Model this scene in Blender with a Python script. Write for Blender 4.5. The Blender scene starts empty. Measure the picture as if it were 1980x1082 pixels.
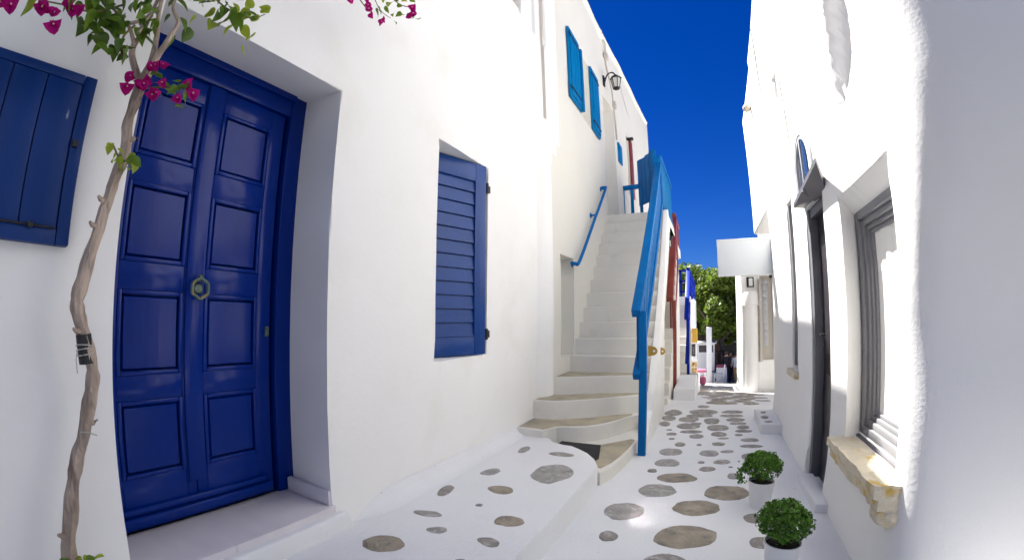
import bpy, bmesh, math, random
from mathutils import Vector, Matrix, noise
random.seed(11)
sc = bpy.context.scene
COL = sc.collection
R = math.radians

# ------------------------------------------------------------------ camera
# wide action-camera lens: r = f (th + k th^3), written as the inverse polynomial
cam = bpy.data.cameras.new('camera')
camo = bpy.data.objects.new('camera', cam)
COL.objects.link(camo)
camo.location = (0, 0, 0)
camo.rotation_euler = (R(90 + 4.98), 0, R(25.01))
cam.type = 'PANO'
cam.sensor_width = 36.0
cam.sensor_height = 36.0 * 559 / 1024
cam.clip_start = 0.02
cam.clip_end = 2000
try:
    cam.panorama_type = 'FISHEYE_LENS_POLYNOMIAL'; lens = cam
except Exception:
    lens = cam.cycles; lens.panorama_type = 'FISHEYE_LENS_POLYNOMIAL'
lens.fisheye_fov = R(170)
for _i, _v in enumerate((0.0, -2.1332e-2, 6e-6, 0, 0)):
    setattr(lens, 'fisheye_polynomial_k%d' % _i, _v)


def _lens():
    f, k = 851.648, .092621
    import numpy as np
    rp = np.linspace(0, 1150, 400); th = rp / f
    for _ in range(30):
        th = th - (th + k * th**3 - rp / f) / (1 + 3 * k * th**2)
    rm = rp * 36 / 1980
    M = np.stack([rm, rm**2, rm**3, rm**4], 1)
    c = np.linalg.lstsq(M, th, rcond=None)[0]
    lens.fisheye_polynomial_k0 = 0
    for i in range(4):
        setattr(lens, 'fisheye_polynomial_k%d' % (i + 1), float(-c[i]))


_lens()
sc.camera = camo

# ------------------------------------------------------------------ light
SUN_AZ = R(48)      # left of the street axis (+Y)
SUN_EL = R(60)
EXPO = 2.26
world = bpy.data.worlds.new('World'); sc.world = world
world.use_nodes = True
wn = world.node_tree; wn.nodes.clear()
wo = wn.nodes.new('ShaderNodeOutputWorld'); bg = wn.nodes.new('ShaderNodeBackground')
sky = wn.nodes.new('ShaderNodeTexSky'); sky.sky_type = 'NISHITA'
sky.sun_disc = False
sky.sun_elevation = SUN_EL; sky.sun_rotation = -SUN_AZ
sky.altitude = 10; sky.air_density = 1.0; sky.dust_density = 0.1; sky.ozone_density = 3.0
hs = wn.nodes.new('ShaderNodeHueSaturation')
hs.inputs['Saturation'].default_value = 1.45
hs.inputs['Value'].default_value = 1.0
wn.links.new(sky.outputs[0], hs.inputs['Color'])
tint = wn.nodes.new('ShaderNodeVectorMath'); tint.operation = 'MULTIPLY'
tint.inputs[1].default_value = (.10, .180, .395)      # deep clear-day blue, the same all over the sky
wn.links.new(hs.outputs[0], tint.inputs[0])
wn.links.new(tint.outputs[0], bg.inputs['Color'])
bg.inputs['Strength'].default_value = 0.05
wn.links.new(bg.outputs[0], wo.inputs[0])

sun = bpy.data.lights.new('sun', 'SUN'); suno = bpy.data.objects.new('sun', sun)
COL.objects.link(suno)
sun.energy = 5.0; sun.angle = R(0.53); sun.color = (1.0, .97, .91)
_d = Vector((-math.sin(SUN_AZ) * math.cos(SUN_EL), math.cos(SUN_AZ) * math.cos(SUN_EL), math.sin(SUN_EL)))
suno.rotation_euler = _d.to_track_quat('Z', 'Y').to_euler()
suno.location = (-4, 4, 12)
vs_ = sc.view_settings
vs_.view_transform = 'Standard'; vs_.look = 'None'; vs_.exposure = EXPO; vs_.gamma = 1.0
vs_.use_curve_mapping = False
try:
    sc.render.engine = 'CYCLES'
    sc.cycles.max_bounces = 14; sc.cycles.diffuse_bounces = 9; sc.cycles.glossy_bounces = 5
    sc.cycles.use_denoising = True
    sc.cycles.caustics_reflective = True
    sc.cycles.blur_glossy = 0.0
    sc.cycles.sample_clamp_indirect = 0
except Exception:
    pass


# ------------------------------------------------------------------ materials
def mat(name, base, rough=.5, var=.0, vscale=3., bump=0., bscale=10., bump2=0., bscale2=60., coat=0., spec=.5,
        metal=0., second=None, sec_scale=4., sec_thr=.6, sec_soft=.08, trans=0., island=0., disp=.01, stretch=None):
    m = bpy.data.materials.new(name); m.use_nodes = True
    nt = m.node_tree; N = nt.nodes; L = nt.links
    p = N['Principled BSDF']
    p.inputs['Roughness'].default_value = rough
    p.inputs['Metallic'].default_value = metal
    p.inputs['Specular IOR Level'].default_value = spec
    p.inputs['Coat Weight'].default_value = coat
    p.inputs['Coat Roughness'].default_value = .12
    tc = N.new('ShaderNodeTexCoord'); co = tc.outputs['Object']
    if stretch:
        mp = N.new('ShaderNodeMapping'); mp.inputs['Scale'].default_value = stretch
        L.new(co, mp.inputs['Vector']); co = mp.outputs[0]

    def nz(scale, detail=4.):
        n = N.new('ShaderNodeTexNoise'); n.inputs['Scale'].default_value = scale; n.inputs['Detail'].default_value = detail
        L.new(co, n.inputs['Vector']); return n.outputs['Fac']
    col = None
    rgb = N.new('ShaderNodeRGB'); rgb.outputs[0].default_value = (*base, 1); col = rgb.outputs[0]
    if var:
        mr = N.new('ShaderNodeMapRange'); mr.inputs['From Min'].default_value = .25; mr.inputs['From Max'].default_value = .75
        mr.inputs['To Min'].default_value = 1 - var; mr.inputs['To Max'].default_value = 1 + var
        L.new(nz(vscale), mr.inputs['Value'])
        mx = N.new('ShaderNodeVectorMath'); mx.operation = 'SCALE'
        L.new(col, mx.inputs[0]); L.new(mr.outputs[0], mx.inputs['Scale']); col = mx.outputs[0]
    if island:
        g = N.new('ShaderNodeNewGeometry')
        mr = N.new('ShaderNodeMapRange'); mr.inputs['To Min'].default_value = 1 - island; mr.inputs['To Max'].default_value = 1 + island
        L.new(g.outputs['Random Per Island'], mr.inputs['Value'])
        mx = N.new('ShaderNodeVectorMath'); mx.operation = 'SCALE'
        L.new(col, mx.inputs[0]); L.new(mr.outputs[0], mx.inputs['Scale']); col = mx.outputs[0]
    if second:
        mr = N.new('ShaderNodeMapRange'); mr.inputs['From Min'].default_value = sec_thr - sec_soft; mr.inputs['From Max'].default_value = sec_thr + sec_soft
        L.new(nz(sec_scale, 6.), mr.inputs['Value'])
        mm = N.new('ShaderNodeMix'); mm.data_type = 'RGBA'
        L.new(mr.outputs[0], mm.inputs['Factor']); L.new(col, mm.inputs['A']); mm.inputs['B'].default_value = (*second, 1)
        col = mm.outputs['Result']
    L.new(col, p.inputs['Base Color'])
    last = None
    for b, s in ((bump, bscale), (bump2, bscale2)):
        if b:
            bn = N.new('ShaderNodeBump'); bn.inputs['Strength'].default_value = b; bn.inputs['Distance'].default_value = disp
            L.new(nz(s), bn.inputs['Height'])
            if last: L.new(last, bn.inputs['Normal'])
            last = bn.outputs[0]
    if last: L.new(last, p.inputs['Normal'])
    if trans:
        t = N.new('ShaderNodeBsdfTranslucent'); L.new(col, t.inputs['Color'])
        a = N.new('ShaderNodeMixShader'); a.inputs[0].default_value = trans
        L.new(p.outputs[0], a.inputs[1]); L.new(t.outputs[0], a.inputs[2])
        L.new(a.outputs[0], N['Material Output'].inputs['Surface'])
    return m


def glass(name, tint=(.02, .025, .03), rough=.03, ior=1.5):
    m = bpy.data.materials.new(name); m.use_nodes = True
    p = m.node_tree.nodes['Principled BSDF']
    p.inputs['Base Color'].default_value = (*tint, 1); p.inputs['Roughness'].default_value = rough
    p.inputs['Specular IOR Level'].default_value = 1.0 if ior == 1.5 else .5; p.inputs['IOR'].default_value = ior
    return m


WASH = mat('whitewash', (.80, .79, .77), .85, var=.035, vscale=.9, bump=.4, bscale=2.6, bump2=.10, bscale2=30., spec=.25, second=(.75, .735, .69), sec_scale=2.3, sec_thr=.66, sec_soft=.14, disp=.012)
WASH_R = mat('whitewash_rough', (.80, .79, .775), .85, var=.035, vscale=1.3, bump=.10, bscale=4., bump2=.10, bscale2=55., spec=.25)
WASH_G = mat('ground_whitewash', (.72, .725, .73), .8, var=.05, vscale=1.6, bump=.5, bscale=6., bump2=.4, bscale2=40., spec=.3,
             second=(.34, .33, .32), sec_scale=42., sec_thr=.735, sec_soft=.025)
WASH_T = mat('cream_whitewash', (.665, .645, .585), .85, var=.04, vscale=.8, bump=.3, bscale=5., bump2=.25, bscale2=45., spec=.25)
STEPW = mat('step_whitewash', (.68, .66, .605), .8, var=.05, vscale=2.2, bump=.5, bscale=8., bump2=.3, bscale2=45., spec=.25,
            second=(.55, .52, .44), sec_scale=5., sec_thr=.76, sec_soft=.12)
OUTER_DARK = mat('dark_outer_ground', (.13, .13, .13), .95, var=.3, vscale=1.5, bump=.6, bscale=8.)
MARBLE = mat('threshold_marble', (.60, .57, .60), .35, var=.05, vscale=3, second=(.42, .40, .42), sec_scale=2.4, sec_thr=.67, sec_soft=.03, spec=.4, stretch=(1, 3, 1))
STONE = mat('schist_stone', (.26, .24, .215), .75, var=.35, vscale=9., bump=1.0, bscale=14., bump2=.7, bscale2=60., second=(.43, .42, .40), sec_scale=16., sec_thr=.60, sec_soft=.10, disp=.02)
STONE_B = mat('ochre_schist_stone', (.29, .25, .19), .75, var=.35, vscale=7., bump=1.0, bscale=12., bump2=.7, bscale2=50., second=(.15, .14, .13), sec_scale=10., sec_thr=.62, sec_soft=.10, disp=.02)
STONE_C = mat('pale_schist_stone', (.31, .295, .275), .8, var=.25, vscale=10., bump=1.0, bscale=16., bump2=.5, bscale2=60., second=(.43, .42, .40), sec_scale=22., sec_thr=.60, sec_soft=.06, disp=.02)
TREAD = mat('tread_flagstone', (.36, .32, .235), .8, var=.25, vscale=6., bump=.8, bscale=9., bump2=.5, bscale2=50., second=(.47, .41, .28), sec_scale=5., sec_thr=.58, sec_soft=.15, disp=.015)
NAVY = mat('glossy_navy_paint', (.0002, .0165, .165), .18, var=.15, vscale=4., bump=.18, bscale=12., spec=.20, stretch=(1, 1, .15))
NAVY_W = mat('worn_navy_paint', (.0005, .027, .15), .40, var=.2, vscale=3., bump=.3, bscale=18., spec=.25, second=(.35, .38, .45), sec_scale=16., sec_thr=.735, sec_soft=.015, stretch=(1, 1, .35))
VIOLET = mat('violet_blue_paint', (.004, .042, .20), .36, var=.12, vscale=4., bump=.25, bscale=25., spec=.35)
AZURE = mat('azure_paint', (.0005, .150, .37), .45, var=.12, vscale=5., bump=.3, bscale=30., spec=.12, stretch=(1, 1, .4))
AZURE_D = mat('azure_railing_paint', (.0005, .118, .355), .45, var=.12, vscale=5., bump=.3, bscale=30., spec=.12)
COBALT = mat('dark_cobalt_paint', (.001, .015, .24), .4, var=.1, vscale=5., spec=.15)
RED = mat('oxide_red_paint', (.22, .035, .022), .45, var=.2, vscale=5., bump=.3, bscale=30., coat=.1)
GREYP = mat('pale_grey_paint', (.42, .42, .44), .45, var=.06, vscale=4., bump=.15, bscale=30., coat=.1, stretch=(1, 1, .2))
DARKG = mat('dark_grey_paint', (.09, .088, .10), .5, var=.1, vscale=5., bump=.15, bscale=30.)
MIDG = mat('mid_grey_paint', (.20, .195, .205), .5, var=.1, vscale=5., bump=.15, bscale=30.)
MIDG2 = mat('slate_grey_paint', (.11, .108, .12), .5, var=.1, vscale=5., bump=.15, bscale=30.)
SLATE = mat('slate_window_paint', (.20, .198, .21), .45, var=.08, vscale=4., bump=.15, bscale=30., stretch=(1, 1, .2))
BACKG = mat('bounce_grey', (.21, .23, .275), .8, var=.1, vscale=3., bump=.3, bscale=10.)  # blue-grey picked to tint light bounced off the added block
BLACKD = mat('black_door_paint', (.018, .014, .020), .4, var=.2, vscale=5., bump=.2, bscale=30., stretch=(1, 1, .2))
IRON = mat('dark_iron', (.03, .028, .03), .5, metal=.6, bump=.3, bscale=40.)
BRASS = mat('verdigris_brass', (.09, .13, .11), .5, metal=.5, var=.35, vscale=25., second=(.22, .19, .10), sec_scale=30., sec_thr=.6)
YELLOW = mat('yellow_paint', (.48, .28, .03), .5, var=.1, bump=.2, bscale=30.)
WPAINT = mat('white_paint', (.78, .78, .77), .5, var=.03, bump=.1, bscale=30.)
SIGNW = mat('blank_sign_white', (.66, .68, .685), .45, var=.015)
CREAM = mat('worn_cream_stone', (.62, .55, .42), .75, var=.15, vscale=8., bump=1., bscale=12., bump2=.6, bscale2=45., second=(.55, .38, .10), sec_scale=11., sec_thr=.64, sec_soft=.05, disp=.02)
BARK = mat('pale_bark', (.40, .315, .25), .9, var=.45, vscale=16., bump=1., bscale=25., bump2=.8, bscale2=80., second=(.20, .145, .11), sec_scale=20., sec_thr=.60, sec_soft=.08, stretch=(1, 1, .30), disp=.02)
BARKD = mat('dark_bark', (.07, .055, .045), .9, var=.3, vscale=10., bump=.8, bscale=20.)
TWIG = mat('green_twig', (.16, .13, .05), .8, var=.2, vscale=12.)
LEAF = mat('bougainvillea_leaf', (.13, .23, .02), .42, var=.3, vscale=25., spec=.4, trans=.45)
LEAF_Y = mat('young_bougainvillea_leaf', (.34, .42, .035), .42, var=.25, vscale=25., spec=.4, trans=.5)
LEAF_D = mat('dark_bougainvillea_leaf', (.07, .13, .016), .42, var=.25, vscale=25., spec=.4, trans=.25)
BRACT = mat('magenta_bract', (.56, .012, .25), .7, var=.25, vscale=40., trans=.55, bump=.4, bscale=120., spec=.15)
FLORET = mat('cream_floret', (.8, .72, .5), .6)
BASIL = mat('basil_leaf', (.085, .20, .018), .5, island=.55, spec=.35, trans=.3)
BASILST = mat('basil_stem', (.12, .16, .05), .7)
SOIL = mat('potting_soil', (.02, .015, .01), .95, bump=1., bscale=60.)
POTW = mat('white_pot_plastic', (.74, .74, .74), .4, var=.03)
RUBBER = mat('black_rubber', (.012, .012, .013), .8, bump=.8, bscale=80.)
TAPE = mat('black_tape', (.012, .012, .013), .55, bump=.4, bscale=40.)
STRING = mat('grey_string', (.42, .40, .36), .9)
CURT = mat('white_curtain', (.82, .81, .77), .9, var=.04, bump=.3, bscale=14., stretch=(1, 1, .1))
SHELL = mat('white_shell', (.75, .73, .68), .5, var=.1, vscale=20.)
TREEL = mat('tree_leaf', (.10, .15, .016), .5, island=.55, trans=.4)
GLASS = glass('window_glass')
GLASS_S = glass('sky_glass', (.03, .05, .08), .10, 2.3)
GLASS_L = glass('lamp_glass', (.55, .53, .48), .1)
PINK = mat('pink_cloth', (.34, .07, .13), .8)
DARKC = mat('dark_cloth', (.02, .016, .025), .9, var=.4, vscale=6.)
TANC = mat('tan_cloth', (.38, .25, .11), .9, var=.2, vscale=10.)
BROWNC = mat('brown_cloth', (.16, .09, .06), .9, var=.3, vscale=10.)
WHITEC = mat('white_cloth', (.7, .7, .72), .9)
SKIN = mat('skin', (.42, .25, .17), .6)
HAIR = mat('brown_hair', (.04, .025, .015), .6)
BEIGEP = mat('beige_paint', (.45, .41, .36), .5, var=.1, vscale=4., bump=.2, bscale=25., stretch=(1, 1, .2))
POST = mat('poster_print', (.55, .35, .12), .7, var=.6, vscale=14., second=(.05, .04, .04), sec_scale=18., sec_thr=.55, sec_soft=.02)


# ------------------------------------------------------------------ helpers
def obj(name, bm, m, parent=None, smooth=35, recalc=True):
    if recalc: bmesh.ops.recalc_face_normals(bm, faces=bm.faces[:])
    me = bpy.data.meshes.new(name); bm.to_mesh(me); bm.free()
    for q in (m if isinstance(m, (list, tuple)) else [m]): me.materials.append(q)
    if smooth:
        me.polygons.foreach_set('use_smooth', [True] * len(me.polygons))
        try: me.set_sharp_from_angle(angle=R(smooth))
        except Exception: pass
    o = bpy.data.objects.new(name, me); COL.objects.link(o)
    if parent is not None: attach(o, parent)
    return o


def attach(o, parent):
    o.parent = parent
    top = parent
    while top.parent is not None: top = top.parent
    if top.type == 'EMPTY' and not top.get('local'):
        if parent is top: o.matrix_parent_inverse = Matrix.Translation(-Vector(top.location))


def tag(o, label=None, cat=None, group=None, kind=None):
    if label: o['label'] = label
    if cat: o['category'] = cat
    if group: o['group'] = group
    if kind: o['kind'] = kind
    return o


def thing(name, label, cat, loc=(0, 0, 0), group=None):
    o = bpy.data.objects.new(name, None); COL.objects.link(o); o.location = loc
    o.empty_display_size = .1
    return tag(o, label, cat, group)


def place(o, loc=(0, 0, 0), rot=(0, 0, 0), scale=1):
    o.location = loc; o.rotation_euler = rot; o.scale = (scale,) * 3; return o


def inst(src, name, parent, M):
    c = src.copy(); c.name = name; COL.objects.link(c)
    if parent is not None: attach(c, parent)
    c.matrix_basis = M
    return c


def box(bm, x0, x1, y0, y1, z0, z1, bev=0., seg=2):
    v = [bm.verts.new((x, y, z)) for x in (x0, x1) for y in (y0, y1) for z in (z0, z1)]
    f = [bm.faces.new([v[i] for i in q]) for q in ((0, 1, 3, 2), (4, 6, 7, 5), (0, 4, 5, 1), (2, 3, 7, 6), (0, 2, 6, 4), (1, 5, 7, 3))]
    if bev:
        es = set(e for q in f for e in q.edges)
        bmesh.ops.bevel(bm, geom=list(es), offset=bev, segments=seg, affect='EDGES', profile=.5)
    return bm


def bar(bm, p0, p1, w, h, bev=0., up=(0, 0, 1)):
    p0, p1 = Vector(p0), Vector(p1); d = (p1 - p0).normalized(); up = Vector(up)
    s = d.cross(up).normalized() if abs(d.dot(up)) < .999 else Vector((1, 0, 0))
    u = s.cross(d).normalized()
    v = [bm.verts.new(p + s * a * w / 2 + u * b * h / 2) for p in (p0, p1) for a, b in ((-1, -1), (1, -1), (1, 1), (-1, 1))]
    f = [bm.faces.new([v[i] for i in q]) for q in ((0, 1, 2, 3), (7, 6, 5, 4), (0, 4, 5, 1), (1, 5, 6, 2), (2, 6, 7, 3), (3, 7, 4, 0))]
    if bev:
        es = set(e for q in f for e in q.edges)
        bmesh.ops.bevel(bm, geom=list(es), offset=bev, segments=2, affect='EDGES', profile=.5)
    return bm


def tube(bm, pts, rad, seg=8, cap=True, rough=0.):
    pts = [Vector(p) for p in pts]; n = len(pts)
    rad = rad if isinstance(rad, (list, tuple)) else [rad] * n
    rings = []; ref = Vector((.3, .7, .2)).normalized()
    for i, p in enumerate(pts):
        t = (pts[min(i + 1, n - 1)] - pts[max(i - 1, 0)]).normalized()
        a = t.cross(ref)
        if a.length < .05: a = t.cross(Vector((0, 0, 1)))
        a.normalize(); b = t.cross(a)
        rg = []
        for k in range(seg):
            an = 2 * math.pi * k / seg
            rr = rad[i] * (1 + rough * noise.noise(Vector((p.x * 9 + k, p.y * 9, p.z * 14))))
            rg.append(bm.verts.new(p + (a * math.cos(an) + b * math.sin(an)) * rr))
        rings.append(rg)
    for i in range(n - 1):
        for k in range(seg):
            bm.faces.new((rings[i][k], rings[i][(k + 1) % seg], rings[i + 1][(k + 1) % seg], rings[i + 1][k]))
    if cap and seg > 2:
        bm.faces.new(rings[0][::-1]); bm.faces.new(rings[-1])
    return bm


def spline(pts, n=6):
    P = [Vector(p) for p in pts]; out = []
    for i in range(len(P) - 1):
        a, b, c, d = P[max(i - 1, 0)], P[i], P[i + 1], P[min(i + 2, len(P) - 1)]
        for k in range(n):
            t = k / n
            out.append(.5 * ((2 * b) + (c - a) * t + (2 * a - 5 * b + 4 * c - d) * t * t + (3 * b - a - 3 * c + d) * t**3))
    out.append(P[-1]); return out


def prism(bm, poly, z0, z1, bev=0.):
    """vertical prism over an XY polygon; top edges can be rounded"""
    lo = [bm.verts.new((x, y, z0)) for x, y in poly]; hi = [bm.verts.new((x, y, z1)) for x, y in poly]
    n = len(poly)
    top = bm.faces.new(hi); bm.faces.new(lo[::-1])
    for i in range(n): bm.faces.new((lo[i], lo[(i + 1) % n], hi[(i + 1) % n], hi[i]))
    if bev:
        bmesh.ops.bevel(bm, geom=list(top.edges), offset=bev, segments=3, affect='EDGES', profile=.5)
    return bm


def prism_x(bm, poly, x0, x1):
    """prism along X over a YZ polygon"""
    a = [bm.verts.new((x0, y, z)) for y, z in poly]; b = [bm.verts.new((x1, y, z)) for y, z in poly]
    n = len(poly); bm.faces.new(a); bm.faces.new(b[::-1])
    for i in range(n): bm.faces.new((a[i], b[i], b[(i + 1) % n], a[(i + 1) % n]))
    return bm


def lathe(bm, prof, seg=24, c=(0, 0, 0)):
    rings = []
    for r, z in prof:
        rings.append([bm.verts.new((c[0] + r * math.cos(2 * math.pi * k / seg), c[1] + r * math.sin(2 * math.pi * k / seg), c[2] + z)) for k in range(seg)])
    for i in range(len(rings) - 1):
        for k in range(seg): bm.faces.new((rings[i][k], rings[i][(k + 1) % seg], rings[i + 1][(k + 1) % seg], rings[i + 1][k]))
    return bm


def ss(a, b, x):
    t = min(1, max(0, (x - a) / ((b - a) or 1e-9))); return t * t * (3 - 2 * t)


def fill(bp, step):
    bp = sorted(set(round(b, 4) for b in bp)); out = [bp[0]]
    for a, b in zip(bp, bp[1:]):
        n = max(1, round((b - a) / step))
        out += [a + (b - a) * i / n for i in range(1, n + 1)]
    return out


def wall(mapf, u0, u1, v0, v1, holes=(), step=.16, back=3., amp=.007, bev=.02, nscale=1.6, top_bev=.03, extra_u=()):
    """a rendered wall: a face grid with openings, plaster-soft arrises, returns into each opening and a solid body behind"""
    us = fill([u0, u1] + [h[0] for h in holes] + [h[1] for h in holes] + list(extra_u), step)
    vz = fill([v0, v1] + [h[2] for h in holes] + [h[3] for h in holes], step)
    bm = bmesh.new(); V = {}

    def lump(u, v):
        return amp * (noise.noise(Vector((u * nscale, v * nscale, u0))) + .5 * noise.noise(Vector((u * nscale * 2.7, v * nscale * 2.7, 7.3 + u0))))

    def get(i, j):
        if (i, j) not in V: V[i, j] = bm.verts.new(mapf(us[i], vz[j], lump(us[i], vz[j])))
        return V[i, j]
    nu, nv = len(us), len(vz)
    for i in range(nu - 1):
        for j in range(nv - 1):
            cu, cv = (us[i] + us[i + 1]) / 2, (vz[j] + vz[j + 1]) / 2
            if any(h[0] < cu < h[1] and h[2] < cv < h[3] for h in holes): continue
            bm.faces.new((get(i, j), get(i + 1, j), get(i + 1, j + 1), get(i, j + 1)))
    bevels = []

    def idx(arr, x): return min(range(len(arr)), key=lambda k: abs(arr[k] - x))
    for h in holes:
        a, b, c, d = idx(us, h[0]), idx(us, h[1]), idx(vz, h[2]), idx(vz, h[3]); dep = h[4]
        inner = h[5] if len(h) > 5 else h[:4]
        loop = [(i, c) for i in range(a, b)] + [(b, j) for j in range(c, d)] + [(i, d) for i in range(b, a, -1)] + [(a, j) for j in range(d, c, -1)]
        ring = []
        for i, j in loop:
            tu = (us[i] - h[0]) / (h[1] - h[0]); tv = (vz[j] - h[2]) / (h[3] - h[2])
            ring.append(bm.verts.new(mapf(inner[0] + tu * (inner[1] - inner[0]), inner[2] + tv * (inner[3] - inner[2]), dep)))
        n = len(loop)
        for k in range(n):
            p, q = get(*loop[k]), get(*loop[(k + 1) % n])
            bm.faces.new((p, q, ring[(k + 1) % n], ring[k]))
            bevels.append((p, q))
    loop = [(i, 0) for i in range(nu - 1)] + [(nu - 1, j) for j in range(nv - 1)] + [(i, nv - 1) for i in range(nu - 1, 0, -1)] + [(0, j) for j in range(nv - 1, 0, -1)]
    ring = [bm.verts.new(mapf(us[i], vz[j], back)) for i, j in loop]
    n = len(loop); tops = []
    for k in range(n):
        p, q = get(*loop[k]), get(*loop[(k + 1) % n])
        bm.faces.new((p, q, ring[(k + 1) % n], ring[k]))
        if loop[k][1] == loop[(k + 1) % n][1] == nv - 1 or loop[k][0] == loop[(k + 1) % n][0] == nu - 1: tops.append((p, q))
    bm.faces.new(ring)
    for lst, off in ((bevels, bev), (tops, top_bev)):
        es = [bm.edges.get(e) for e in lst]
        es = [e for e in es if e]
        if es and off: bmesh.ops.bevel(bm, geom=es, offset=off, segments=3, affect='EDGES', profile=.5)
    return bm


def G(y):
    """height of the lane: level near the camera, falling away further on"""
    a = -1.30 - .006 * max(0, min(y - 3, 3))
    s = max(0., y - 6.8)
    if s > 0: a -= .128 * (s - .5 * (1 - math.exp(-s / .5)))
    return max(a, -3.75) if y > 26.5 else a


# ------------------------------------------------------------------ ground
def sheet():
    xs = [-400, -150, -60, -25, -12] + [-6 + .5 * i for i in range(9)] + [-1.9 + .11 * i for i in range(42)] + [3 + .6 * i for i in range(6)] + [9, 14, 25, 60, 150, 400]
    ys = [-400, -150, -60, -20, -8, -4, -2] + [-1 + .14 * i for i in range(215)] + [30, 32, 36, 42, 60, 150, 400]
    xs = sorted(set(round(x, 3) for x in xs)); ys = sorted(set(round(y, 3) for y in ys))
    bm = bmesh.new(); g = []
    for y in ys:
        row = []
        for x in xs:
            z = G(y) if y < 40 else -3.75
            if -2 < x < 3 and -1 < y < 29: z += .008 * noise.noise(Vector((x * 1.7, y * 1.7, 0))) + .004 * noise.noise(Vector((x * 5, y * 5, 3)))
            row.append(bm.verts.new((x, y, z)))
        g.append(row)
    for j in range(len(ys) - 1):
        for i in range(len(xs) - 1):
            bm.faces.new((g[j][i], g[j][i + 1], g[j + 1][i + 1], g[j + 1][i]))
    return bm


ground = obj('lane_pavement', sheet(), [WASH_G, OUTER_DARK])
for p in ground.data.polygons:
    if (p.center.y < 1.0 and p.center.x > 1.0) or p.center.y < -5 or p.center.y > 19 or abs(p.center.x) > 4: p.material_index = 1  # surrounding ground darkened to cut bounced light
tag(ground, kind='structure')


def Gl(x, y):
    return G(y) + .008 * noise.noise(Vector((x * 1.7, y * 1.7, 0))) + .004 * noise.noise(Vector((x * 5, y * 5, 3)))


ALLEY = [(-0.465, 6.245, 0.124, 0.024, -0.015, 0.196), (-0.498, 5.892, 0.097, 0.02, -0.015, 0.168), (-0.52, 5.561, 0.067, 0.015, -0.013, 0.133), (-0.436, 5.25, 0.034, 0.007, -0.003, 0.034), (-0.393, 5.052, 0.061, 0.013, -0.005, 0.063), (-0.373, 4.842, 0.033, 0.007, -0.003, 0.036), (-0.268, 4.625, 0.057, 0.012, -0.005, 0.079), (-0.078, 4.655, 0.026, 0.005, -0.001, 0.033), (-0.341, 4.35, 0.115, 0.026, -0.011, 0.124), (-0.338, 4.005, 0.114, 0.026, -0.011, 0.116), (-0.442, 3.749, 0.04, 0.01, -0.006, 0.05), (-0.226, 3.623, 0.161, 0.035, -0.009, 0.117), (-0.348, 3.31, 0.143, 0.036, -0.017, 0.136), (-0.514, 2.875, 0.136, 0.04, -0.028, 0.139), (-0.535, 2.488, 0.056, 0.018, -0.016, 0.068), (-0.091, 2.602, 0.183, 0.039, -0.011, 0.161), (-0.172, 2.27, 0.12, 0.023, -0.007, 0.09), (-0.051, 3.037, 0.162, 0.032, -0.006, 0.131), (0.169, 3.36, 0.165, 0.025, 0.004, 0.164), (-0.064, 6.732, 0.088, 0.012, -0.001, 0.105), (-0.054, 6.361, 0.197, 0.028, -0.003, 0.188), (-0.106, 6.104, 0.178, 0.027, -0.002, 0.098), (-0.239, 5.858, 0.136, 0.024, -0.008, 0.165), (0.051, 5.812, 0.1, 0.014, 0.0, 0.182), (-0.143, 5.634, 0.074, 0.013, -0.002, 0.067), (-0.226, 5.488, 0.152, 0.028, -0.007, 0.155), (0.122, 5.454, 0.134, 0.019, 0.002, 0.151), (-0.179, 5.217, 0.133, 0.024, -0.003, 0.074), (0.129, 5.153, 0.09, 0.013, 0.002, 0.111), (-0.116, 5.012, 0.085, 0.015, -0.003, 0.099), (0.175, 4.975, 0.063, 0.009, 0.001, 0.037), (0.121, 4.727, 0.071, 0.01, 0.001, 0.067), (0.026, 4.374, 0.095, 0.016, -0.001, 0.111), (0.197, 4.453, 0.07, 0.01, 0.001, 0.048), (0.144, 4.117, 0.079, 0.012, 0.001, 0.067), (0.015, 3.908, 0.074, 0.013, -0.001, 0.066), (-0.041, 4.071, 0.031, 0.006, -0.001, 0.031), (0.338, 6.408, 0.152, 0.015, 0.005, 0.106), (0.315, 6.159, 0.16, 0.017, 0.004, 0.087), (0.353, 5.921, 0.125, 0.013, 0.006, 0.113), (0.369, 5.714, 0.113, 0.012, 0.004, 0.068), (0.424, 5.525, 0.078, 0.008, 0.007, 0.099), (0.416, 5.326, 0.103, 0.01, 0.005, 0.067), (0.352, 5.141, 0.046, 0.005, 0.003, 0.047), (0.454, 4.935, 0.097, 0.01, 0.006, 0.08), (0.451, 4.682, 0.122, 0.012, 0.005, 0.065), (0.404, 4.311, 0.089, 0.01, 0.007, 0.095), (0.229, 3.76, 0.05, 0.007, 0.003, 0.078), (0.216, 3.983, 0.021, 0.003, 0.001, 0.015), (0.295, 4.148, 0.012, 0.002, 0.001, 0.016), (0.331, 2.92, 0.07, 0.005, 0.004, 0.075), (0.347, 2.586, 0.07, 0.005, 0.004, 0.07)]
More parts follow.
